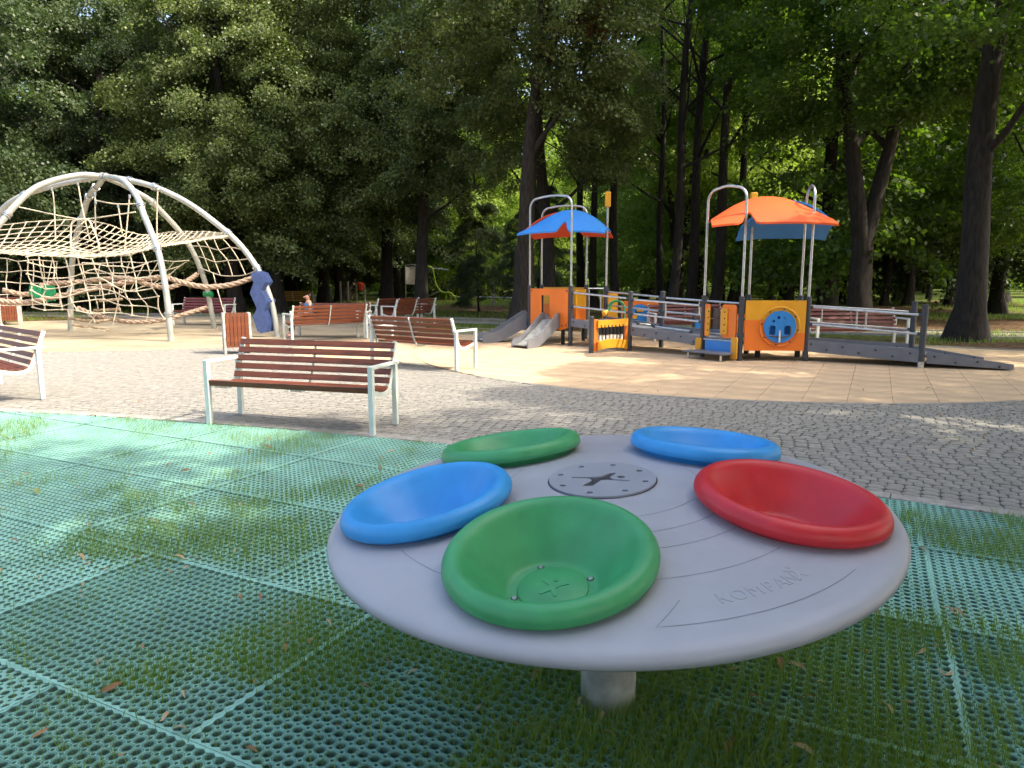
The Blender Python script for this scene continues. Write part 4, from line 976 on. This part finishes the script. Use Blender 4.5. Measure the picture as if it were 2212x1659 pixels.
board(P2, P7, .60, .50, .17, .18); board(P7, Q1, .50, .39, .18, .18, nb=6); board(P5, P8, .60, .50, .17, .18); board(P8, P9, .50, .39, .18, .18)
deck_(P2, P7, P8, P5, .54, .45); deck_(P7, Q1, P9, P8, .45, .35)
board(Q3, R1, .385, .30, .21, .22, nb=7); 
E1 = (8.06, 11.33); E2 = (8.25, 12.35); board((R1[0]+.07, R1[1]-.03), E1, .275, .105, .20, .085, nb=4); board((R2[0], R2[1]), E2, .275, .105, .20, .085); board(Q4, R2, .385, .30, .20, .20)
deck_(Q3, R1, R2, Q4, .31, .23); deck_(R1, E1, E2, R2, .22, .04)
deck_(Q1, Q2, Q3, Q4, .35, .33, 'tower_deck'); deck_(P1, P2, P4, P3, .56, .56, 'tower_deck'); deck_(Q1, Q4, (5.35, 13.9), P9, .352, .352, 'tower_deck')
def rail(a, b_, za, zb, inset=.09, r=.021, name='handrail'):
    a, b_ = V3((*a, za)), V3((*b_, zb)); d = (b_-a).normalized(); a2, b2 = a+d*inset, b_-d*inset
    o = pp(MB().tube([a2, b2], r, 10), name, m_galv)
    for e, s_ in ((a2, -1), (b2, 1)): MB().tube([e, e+d*s_*.05], .028, 10).build('rail_socket', m_dark, o).matrix_local = Matrix.Identity(4)
    return a2, b2
def railset(a, b_, ta, tb, la, lb, posts=(.5,)):
    rail(a, b_, ta, tb); rail(a, b_, la, lb)
    for t in posts:
        x = a[0]+(b_[0]-a[0])*t; y = a[1]+(b_[1]-a[1])*t; pp(MB().tube([(x, y, la+(lb-la)*t), (x, y, ta+(tb-ta)*t)], .016, 8), 'baluster', m_galv)
railset(P2, P7, 1.16, 1.06, .86, .77, (.52,)); railset(P7, Q1, 1.045, .96, .76, .655, (.5, .97)); railset(P5, P8, 1.16, 1.07, .86, .77, ()); railset(P8, P9, 1.06, .97, .77, .67, (.45,))
railset(Q3, R1, .97, .87, .665, .555, (.44, .52)); railset(Q4, R2, .97, .87, .665, .555, (.2,))
rail((P7[0]+.12, P7[1]+.1), (P8[0]-.25, P8[1]-.5), .56, .50); rail((P7[0]+.4, P7[1]-.2), (Q1[0]-.1, Q1[1]+.25), .52, .45); rail((Q1[0], Q1[1]+.12), (Q2[0]+.2, Q2[1]+.3), .44, .42)
# front panel of the right tower
def panel(name, splines, O, ux, th, m, par=None, uy=(0, 0, 1)):
    me = plate(name, splines, th, m, .002); o = put(name, me); o.matrix_world = frame(O, ux, uy)
    if par is None: o.parent = play; o.matrix_parent_inverse = MPI
    else: o.parent = par; o.matrix_parent_inverse = par.matrix_world.inverted()
    return o
ux = V3((Q3[0]-Q2[0], Q3[1]-Q2[1], 0)); Wd = ux.length; ux.normalize(); O = V3((Q2[0], Q2[1]-.045, 0)); x0, x1 = .06, Wd-.055
cxp, czp, Rp = .665, .615, .285
def arcp(cx, cy, r, a0, a1, n=18): return [(cx+r*math.cos(rad(a0+(a1-a0)*k/n)), cy+r*math.sin(rad(a0+(a1-a0)*k/n))) for k in range(n+1)]
aL = math.degrees(math.asin((.735-czp)/Rp)); aR = math.degrees(math.asin((.505-czp)/Rp))
yel = [(x0, .737), (x0, 1.08), (x1, 1.08), (x1, .507)] + arcp(cxp, czp, Rp, aR, 180-aL)
org = [(x0, .733), (x0, .19), (x1, .19), (x1, .503)] + arcp(cxp, czp, Rp, aR, -180-aL)
panel('panel_board', [yel], O, ux, .03, m_yel); panel('panel_board', [org], O, ux, .03, m_org)
def torus(O, ux, R_, r_, m, name, a0=0, a1=360, n=40):
    ux = V3(ux).normalized(); pts = [V3(O)+ux*R_*math.cos(rad(a0+(a1-a0)*k/n))+V3((0, 0, R_*math.sin(rad(a0+(a1-a0)*k/n)))) for k in range(n+1)]
    return pp(MB().tube(pts, r_, 8), name, m, 1.)
Oc = O + ux*cxp + V3((0, -.018, czp)); torus(Oc, ux, .345, .020, m_yel, 'ring_moulding', aR+3, 180-aL+3); torus(Oc, ux, .345, .020, m_org, 'ring_moulding', 180-aL+6, 360+aR)
disc = panel('porthole_disc', [circ(0, 0, .283, 48), circ(-.115, .10, .026, 14), circ(-.03, .165, .026, 14), circ(.075, .155, .016, 12), circ(.125, .09, .011, 10), rrect(-.185, -.14, -.075, .025, .03), rrect(.075, -.14, .185, .025, .03)], Oc+V3((0, -.012, 0)), ux, .02, m_blu)
for k in range(8): aa = rad(80+45*k); b_ = MB().tube([(0, 0, 0), (0, -.016, 0)], [.016, .012], 10).build('bolt', m_dark, None); b_.location = Oc + ux*.325*math.cos(aa)+V3((0, -.02, .325*math.sin(aa))); adopt(b_)
pp(MB().tube([Oc+V3((-.01, -.05, -.27)), Oc+V3((-.01, -.05, -.06))], .016, 8), 'toggle_rod', m_white)
pp(MB().tube(catmull([Oc+V3((-.18, -.035, -.15)), Oc+V3((-.02, -.045, -.175)), Oc+V3((.17, -.035, -.15)), Oc+V3((.18, -.035, .0))], 3), .012, 6), 'toggle_arm', m_brown)
pp(MB().box(Oc+V3((0, .10, -.03)), (.5, .02, .5)), 'disc_backing', m_blu, 0)
# counter and step between the left posts of the right tower
u2 = V3((Q2[0]-Q1[0], Q2[1]-Q1[1], 0)); L2 = u2.length; u2.normalize(); O2 = V3((Q1[0], Q1[1], 0)) + u2.cross(V3((0, 0, 1)))*.05
panel('end_board', [rrect(.08, .40, .17, 1.0, .03)], O2, u2, .03, m_org); panel('end_board', [rrect(L2-.36, .40, L2-.06, 1.0, .05)], O2, u2, .03, m_org)
panel('bead_strip', [rrect(.09, .42, .17, .92, .02)], O2+V3((0, -.04, 0)), u2, .03, m_yel); panel('bead_strip', [rrect(L2-.40, .46, L2-.26, .93, .02)], O2+V3((0, -.04, 0)), u2, .03, m_yel)
for x_ in (.13, L2-.33):
    for k in range(4): b_ = MB().tube([(0, 0, 0), (0, -.012, 0)], .017, 8).build('bolt', m_black, None); b_.location = O2+u2*x_+V3((0, -.056, .52+.115*k)); adopt(b_)
for z0 in (.54, .74): panel('flip_board', [rrect(.18, z0, .30, z0+.18, .015)], O2+V3((0, .05, 0)), u2, .05, m_brown); panel('flip_board', [rrect(L2-.62, z0, L2-.41, z0+.18, .015)], O2+V3((0, .05, 0)), u2, .05, m_brown)
panel('riser_panel', [rrect(.10, .15, L2-.10, .33, .01)], O2+V3((0, -.02, 0)), u2, .03, m_blu)
pp(MB().tube([O2+u2*.06+V3((0, -.02, .345)), O2+u2*(L2-.1)+V3((0, -.02, .345))], .016, 8), 'handrail', m_galv)
nn = u2.cross(V3((0, 0, 1)))
pp(MB().prism([(.0, 0), (L2-.06, 0), (L2+.0, .38), (-.1, .42)], O2+V3((0, 0, .12)), u2, nn, -.03), 'step_board', m_plank, .5, None, .004)
for t, q in ((.0, .36), (L2-.12, .33)): p_ = O2+u2*t+nn*q; pp(MB().tube([p_+V3((0, 0, -.01)), p_+V3((0, 0, .11))], .022, 10), 'step_leg', m_galv)
panel('end_board', [rrect(-.12, .10, .0, .36, .02)], O2+V3((0, -.02, 0)), u2, .03, m_yel); panel('end_board', [rrect(L2-.17, .03, L2-.05, .42, .02)], O2+V3((0, -.08, 0)), u2, .03, m_yel)
# left tower: window panel, back panels, two slides
u3 = V3((P2[0]-P1[0], P2[1]-P1[1], 0)); L3 = u3.length; u3.normalize(); n3 = u3.cross(V3((0, 0, 1))); O3 = V3((P1[0], P1[1], 0))+n3*.02
panel('window_panel', [[(.06, .36), (.06, 1.23), (L3-.05, 1.23), (L3-.05, .40), (L3-.25, .33)], rrect(.38, .50, .66, 1.09, .03)], O3, u3, .03, m_org)
for x_, z_ in ((.10, 1.19), (L3-.09, 1.19), (.10, .41), (L3-.10, .45), (L3-.22, .43)): b_ = MB().tube([(0, 0, 0), (0, -.012, 0)], .018, 8).build('bolt', m_dark, None); b_.location = O3+u3*x_+n3*.02+V3((0, 0, z_)); adopt(b_)
u4 = V3((P4[0]-P3[0], P4[1]-P3[1], 0)); L4 = u4.length; u4.normalize(); O4 = V3((P3[0], P3[1], 0))
panel('back_panel', [[(.06, .84), (.06, 1.24), (L4-.05, 1.24), (L4-.05, .84)], ], O4, u4, .03, m_yel); panel('back_panel', [[(.06, .35), (.06, .835), (L4-.05, .835), (L4-.05, .35)]], O4, u4, .03, m_org)
torus(O4+u4*.5+V3((0, -.03, .82)), u4, .25, .03, m_blu, 'window_ring'); 
u5 = V3((P4[0]-P2[0], P4[1]-P2[1], 0)); L5 = u5.length; u5.normalize(); panel('side_panel', [[(.5, .78), (.5, 1.2), (L5-.05, 1.2), (L5-.05, .78)]], V3((*P2, 0)), u5, .03, m_yel); panel('side_panel', [[(.5, .4), (.5, .775), (L5-.05, .775), (L5-.05, .4)]], V3((*P2, 0)), u5, .03, m_org)
def slide(T, B, zt_, w=.42):
    T, B = V3((*T, 0)), V3((*B, 0)); d = (B-T); L = d.length; d.normalize(); q = V3((-d.y, d.x, 0))
    prof = [(0, zt_), (.12, zt_-.01), (L-.32, .14), (L-.18, .085), (L, .07)]
    sl = MB()
    V = [T+d*s_+q*e*w/2*.9+V3((0, 0, z)) for e in (-1, 1) for s_, z in prof]; n_ = len(prof); V += [v-V3((0, 0, .02)) for v in V]
    F = [(i, i+1, n_+i+1, n_+i) for i in range(n_-1)] + [(2*n_+i, 3*n_+i, 3*n_+i+1, 2*n_+i+1) for i in range(n_-1)] + [(n_-1, 2*n_-1, 4*n_-1, 3*n_-1)]
    pp(sl.add(V, F), 'slide_chute', m_galvd, .5)
    out = [(0, zt_+.14), (.10, zt_+.15), (L-.36, .27), (L-.22, .215), (L-.10, .215), (L-.02, .18), (L+.02, .12), (L+.02, .0), (L-.30, .0), (L-.42, .03), (.05, zt_-.18), (0, zt_-.18)]
    for s_ in (-1, 1): pp(MB().prism(out, T+q*s_*w/2, d, (0, 0, 1), .025), 'slide_side', m_plank, .5, None, .004)
slide((.90, 15.85), (.18, 14.98), .56); slide((.42, 16.75), (-.72, 16.35), .56)
# musical tube panel
u6 = V3((P7[0]-P6[0], P7[1]-P6[1], 0)); L6 = u6.length; u6.normalize(); n6 = u6.cross(V3((0, 0, 1))); O6 = V3((*P6, 0))+n6*.03
panel('top_board', [[(.13, .50), (.13, .64), (L6-.08, .66), (L6-.08, .52)]], O6, u6, .03, m_yel)
panel('bottom_board', [[(.13, .04), (.13, .20)]+arcp((.13+L6-.08)/2, -1.28, 1.545, 104, 76, 8)+[(L6-.08, .20), (L6-.08, .04)]+arcp((.13+L6-.08)/2, -1.43, 1.52, 78, 102, 8)], O6, u6, .03, m_yel)
for x_ in (.06, L6-.11): panel('side_strip', [rrect(x_, .03, x_+.09, .66, .02)], O6-n6*.045, u6, .04, m_org)
for k in range(7):
    x_ = .20+.088*k; p = O6+u6*x_-n6*.02; pp(MB().tube([p+V3((0, 0, .15)), p+V3((0, 0, .34))], .026, 10), 'sound_tube', m_white); pp(MB().box(p+V3((0, -.025, .455)), (.058, .03, .19)), 'clapper', m_black, 0, None, .006)
pp(MB().box(O6+u6*(L6/2)+n6*.0+V3((0, .05, .45)), (.6, .012, .2), Matrix.Rotation(math.atan2(u6.y, u6.x), 3, 'Z')), 'clapper_rail', m_black, 0)
# green gooseneck speaking tube
g0 = V3((2.30, 14.66, 0)); pp(MB().tube([g0, g0+V3((0, 0, .86))]+[g0+V3((-.15+.15*math.cos(t), 0, .86+.15*math.sin(t))) for t in [pi*k/10 for k in range(1, 10)]]+[g0+V3((-.30, 0, .83)), g0+V3((-.36, -.04, .79))], .027, 10), 'gooseneck_tube', m_green, 1.)
pp(MB().tube([g0+V3((-.345, -.03, .805)), g0+V3((-.42, -.08, .75))], [.028, .06], 12), 'tube_mouth', m_yel)
# play panels behind the bridge
pb_ = [(2.55, .38, 3.45, .92)]
panel('rear_panel', [[(2.62, .36), (2.62, .92), (3.50, .92), (3.50, .36)], circ(3.06, .60, .25, 32)], (0, 17.1, 0), (1, 0, 0), .03, m_org)
panel('rear_panel_disc', [circ(3.06, .60, .245, 32), circ(2.98, .66, .03, 10)], (0, 17.08, 0), (1, 0, 0), .02, m_blu)
pp(MB().box((3.06, 17.04, .70), (.16, .03, .06)), 'rear_knob', m_yel, 0, None, .01); pp(MB().tube([(2.93, 17.06, .55), (2.93, 17.0, .55)], .055, 12), 'rear_knob', m_yel)
panel('rear_panel', [rrect(2.10, .42, 2.45, 1.12, .03)], (0, 16.55, 0), (1, 0, 0), .03, m_yel)
for x_ in (2.60, 3.53): pp(MB().tube([(x_, 17.12, 0), (x_, 17.12, 1.0)], .045, 10), 'post', m_dark)
pp(MB().tube([(3.52, 16.9, 0), (3.52, 16.9, .95)], .03, 10), 'green_pole', m_green)
panel('rear_panel', [rrect(4.05, .34, 4.75, .56, .02)], (0, 15.7, 0), (1, 0, 0), .03, m_blu); panel('rear_panel', [rrect(4.30, .36, 4.46, .58, .04)], (0, 15.66, 0), (1, 0, 0), .03, m_yel); panel('rear_panel', [rrect(4.7, .30, 5.0, .70, .02)], (0, 15.3, 0), (1, 0, 0), .03, m_org)
for x_ in (4.02, 5.02): pp(MB().tube([(x_, 15.72, 0), (x_, 15.72, .8)], .045, 10), 'post', m_dark)
for x_, y_ in ((1.78, 18.1), (1.98, 18.4)): pp(MB().tube([(x_, y_, 0), (x_, y_, 1.2)], .022, 8), 'rear_rail', m_galv)
pp(MB().tube([(1.3, 18.2, 1.2), (2.4, 18.3, 1.2)], .02, 8), 'rear_rail', m_galv)

# ------------------------------------------------------------------ things far back
def at3(px, py): return G(px, py)
c = at3(890, 657); t = empty('notice_board', c, 0, 'white notice board on two thin steel legs under the trees', 'notice board')
MB().box((0, 0, 1.55), (.62, .05, .95)).build('board', m_white, t, 0, .01)
for s_ in (-1, 1): MB().tube([(s_*.33, 0, 0), (s_*.33, 0, 2.1)], .03, 8).build('leg', m_galv, t)
MB().tube([(-.33, 0, 2.1), (0, 0, 2.16), (.33, 0, 2.1)], .03, 8).build('top_bar', m_galv, t)
def machine(px, py, label, kind, s=1., rz=0):
    t = empty('exercise_machine', at3(px, py), rz, label, 'exercise machine', 'outdoor exercise machines'); t.scale = (s, s, s)
    if kind == 0:
        MB().tube([(0, 0, 0), (0, 0, 1.9)], .06, 10).build('post', m_galv, t)
        MB().tube(catmull([(.05, 0, 2.2), (.4, 0, 2.0), (.55, 0, 1.2), (.9, 0, .7), (1.4, 0, .65), (1.75, 0, .25)], 4), .05, 8).build('curved_arm', m_lime, t)
        MB().tube([(.4, 0, 2.05), (1.3, 0, 1.95)], .035, 8).build('handle', m_galv, t)
        MB().tube([(.1, 0, .45), (.8, 0, .75)], .04, 8).build('foot_lever', m_galv, t)
        MB().tube([(1.2, 0, .68), (1.05, .1, .0)], .04, 8).build('leg', m_lime, t)
    elif kind == 1:
        MB().tube([(0, 0, 0), (0, 0, 1.45)], .09, 10).build('post', m_concrete, t)
        MB().tube(catmull([(-1.9, 0, .62), (-1.2, 0, .52), (-.2, 0, .50), (1.2, 0, .45)], 4), .045, 8).build('beam', m_galv, t)
        MB().box((-1.5, 0, .62), (.7, .3, .08)).build('seat', m_lime, t, 0, .02)
        for x_ in (-.45, .25): MB().tube(catmull([(x_, 0, 1.5), (x_, 0, .6), (x_+.15, 0, .35), (x_+.6, 0, .3)], 3), .05, 8).build('lever', m_lime, t)
        MB().tube([(-1.75, 0, 0), (-1.75, 0, .6)], .04, 8).build('leg', m_lime, t)
    else:
        for x_ in (-.2, .2, .65): MB().tube([(x_, 0, 0), (x_, 0, 1.55)], .05, 8).build('post', m_lime, t)
        MB().tube([(-1.0, 0, 1.5), (1.1, 0, 1.58)], .045, 8).build('top_bar', m_lime, t)
        MB().lathe([(.0001, .12), (.1, .06), (.1, -.06), (.0001, -.1)], 10, (0, 0, 1.75)).build('knob', m_lime, t)
    return t
machine(921, 657, 'lime green machine with a long curved arm beside the white notice board', 0, .95)
machine(1066, 660, 'low lime and silver bench machine left of the slide tower', 1, .85)
machine(1330, 650, 'lime green pull up frame behind the bridge railings', 2, .9)
machine(1012, 652, 'lime green machine with two bent levers farthest left of the trees', 1, .6)
t = empty('litter_bin', at3(780, 658), 0, 'small orange litter bin on two steel posts under the trees', 'litter bin')
for s_ in (-1, 1): MB().tube([(s_*.22, 0, 0), (s_*.22, 0, 1.1)], .05, 8).build('post', m_galv, t)
MB().lathe([(.0001, .75), (.16, .78), (.19, 1.15), (.0001, 1.22)], 14).build('container', m_rred, t)
t = empty('steel_posts', at3(745, 659), 0, 'pair of plain steel posts left of the small orange bin', 'posts')
for s_ in (-1, 1): MB().tube([(s_*.2, 0, 0), (s_*.2, 0, 1.25)], .055, 8).build('post', m_galv, t)
t = empty('bare_tree', at3(758, 645), 0, 'pale sunlit bare stump split into upright prongs', 'stump')
for P in ([(-.1, 0, -.1), (-.05, 0, 1.0), (.0, 0, 1.8), (-.12, 0, 3.2)], [(.0, 0, .3), (.25, 0, 1.6), (.6, 0, 3.0), (.8, 0, 3.7)], [(-.4, .2, -.1), (-.6, .2, 1.5), (-.75, .2, 2.6)]):
    MB().tube(catmull(P, 4), [.26 - .13*k/12 for k in range(13)] if len(P) == 4 else [.22-.12*k/8 for k in range(9)], 10).build('trunk', m_barkl, t, 1.)  # sunlight on the split trunk is painted in by the pale bark colour
t = empty('street_lamp', G(1433, 641), 0, 'thin dark park lamp with white globe between the two towers', 'street lamp')
MB().tube([(0, 0, 0), (0, 0, 4.1)], .06, 8).build('pole', m_black, t); MB().lathe([(.0001, .2), (.2, .12), (.26, 0), (.12, -.1), (.0001, -.1)], 14, (0, 0, 4.2)).build('lamp_head', m_white, t)

# seated woman in blue, on the dark bench behind
wm = empty('person', (bp_.x, bp_.y-.02, 0), rad(-62), 'woman in a sleeveless blue top sitting on a dark bench behind the orange benches', 'person'); wm.scale = (.9, .9, .9)
def skin(name, J, E, m, parent, sub=2):
    me = bpy.data.meshes.new(name); me.from_pydata([j[:3] for j in J], E, []); o = put(name, me, parent); o.modifiers.new('skin', 'SKIN')
    for k, j in enumerate(J):
        v = me.skin_vertices[0].data[k]; v.radius = (j[3], j[4] if len(j) > 4 else j[3]); v.use_root = (k == 0)
    sb = o.modifiers.new('sub', 'SUBSURF'); sb.levels = sb.render_levels = sub; me.materials.append(m)
    dg = bpy.context.evaluated_depsgraph_get(); new = bpy.data.meshes.new_from_object(o.evaluated_get(dg)); o.modifiers.clear(); o.data = new; new.name = name
    new.materials.clear(); new.materials.append(m); new.polygons.foreach_set('use_smooth', [True]*len(new.polygons)); return o
J = [(0, 0, .50, .15, .12), (0, .0, .66, .13, .10), (0, .0, .84, .15, .10), (0, 0, .97, .095, .065), (0, -.01, 1.02, .045), (0, -.015, 1.05, .045), (0, -.03, 1.11, .064, .078), (0, -.02, 1.165, .05, .062),
     (.17, 0, .95, .05), (.22, -.02, .74, .04), (.16, -.22, .62, .033), (.12, -.30, .60, .03), (-.17, 0, .95, .05), (-.22, -.02, .74, .04), (-.16, -.22, .62, .033), (-.12, -.30, .60, .03),
     (.10, -.05, .49, .085), (.12, -.45, .50, .062), (.12, -.50, .10, .04), (.12, -.64, .06, .035), (-.10, -.05, .49, .085), (-.12, -.45, .50, .062), (-.12, -.50, .10, .04), (-.12, -.64, .06, .035)]
E_ = [(0, 1), (1, 2), (2, 3), (3, 4), (4, 5), (5, 6), (6, 7), (3, 8), (8, 9), (9, 10), (10, 11), (3, 12), (12, 13), (13, 14), (14, 15), (0, 16), (16, 17), (17, 18), (18, 19), (0, 20), (20, 21), (21, 22), (22, 23)]
body = skin('body', J, E_, m_skin, wm)
skin('top', [(0, 0, .50, .17, .135), (0, 0, .66, .15, .118), (0, 0, .84, .175, .125), (0, 0, .99, .20, .12)], [(0, 1), (1, 2), (2, 3)], m_shirt, wm)
skin('trousers', [(0, 0, .50, .165, .13), (.10, -.05, .49, .098), (.12, -.45, .50, .075), (.12, -.50, .16, .052), (-.10, -.05, .49, .098), (-.12, -.45, .50, .075), (-.12, -.50, .16, .052)], [(0, 1), (1, 2), (2, 3), (0, 4), (4, 5), (5, 6)], m_trous, wm)
skin('hair', [(0, .04, 1.09, .058, .05), (0, .03, 1.15, .070, .068), (0, .0, 1.19, .05, .06)], [(0, 1), (1, 2)], m_hair, wm)
MB().tube([(0, -.095, 1.125), (0, -.12, 1.10)], [.012, .018], 6).build('nose', m_skin, wm)
for s_ in (-1, 1):
    MB().lathe([(.0001, .009), (.009, 0), (.0001, -.009)], 8, (s_*.028, -.096, 1.135)).build('eye', m_hair, wm)
    for k in range(4): MB().tube([(s_*(.105+.011*k), -.31, .60), (s_*(.10+.012*k), -.35, .585), (s_*(.098+.011*k), -.375, .56)], .007, 5).build('finger', m_skin, wm)

# ------------------------------------------------------------------ fallen leaves
def leaf_mesh(mname, seed, L=.05, w=.018, curl=.35):
    g_ = random.Random(seed); n_ = 6; V = []; 
    for i in range(n_+1):
        t = i/n_; ww = w*math.sin(pi*min(.98, t+.03))**.7/2; z = .012*math.sin(t*pi*g_.uniform(.8, 1.2))*curl*3; x = (t-.5)*L; y = .012*math.sin(t*3+seed)
        V += [(x, y-ww, z+.35*ww), (x, y, z), (x, y+ww, z+.35*ww)]
    F = [(3*i+j, 3*i+3+j, 3*i+4+j, 3*i+1+j) for i in range(n_) for j in (0, 1)]
    me = npmesh('fallen_leaf', np.array(V), np.array(F), MATS[mname], True, np.full(len(V), g_.random())); return me
LV = {'fallen_brown': [leaf_mesh('fallen_brown', s, random.Random(s).uniform(.03, .055), random.Random(s).uniform(.009, .018)) for s in range(5)],
      'fallen_tan': [leaf_mesh('fallen_tan', s+9, random.Random(s).uniform(.03, .05), random.Random(s).uniform(.008, .016)) for s in range(5)],
      'fallen_green': [leaf_mesh('fallen_green', s+19, .075, .024) for s in range(3)]}
LB = {'fallen_brown': ('small curled brown dry leaf lying on the ground', 'curled brown leaves on the ground'), 'fallen_tan': ('small pale tan dry seed leaf lying on the ground', 'pale tan leaves on the ground'), 'fallen_green': ('longer yellowish green leaf lying on the ground', 'yellowish green leaves on the ground')}
rl = random.Random(4); k = 0
while k < 330:
    y = 1.0 + 9*rl.random()**1.5; x = rl.uniform(-.76, .76)*y
    g_ = bool(in_green(x, y))
    if not g_ and rl.random() < .75: continue
    if x < 0 and rl.random() < .0: continue
    kind = 'fallen_green' if rl.random() < .05 else ('fallen_brown' if rl.random() < .5 else 'fallen_tan')
    o = put('fallen_leaf', rl.choice(LV[kind])); o.location = (x, y, .012 if g_ else .010); o.rotation_euler = (rl.uniform(-.5, .5), rl.uniform(-.35, .35), rl.uniform(0, 6.28)); s_ = rl.uniform(.85, 1.55); o.scale = (s_, s_, s_)
    tag(o, LB[kind][0], 'leaf', LB[kind][1]); k += 1
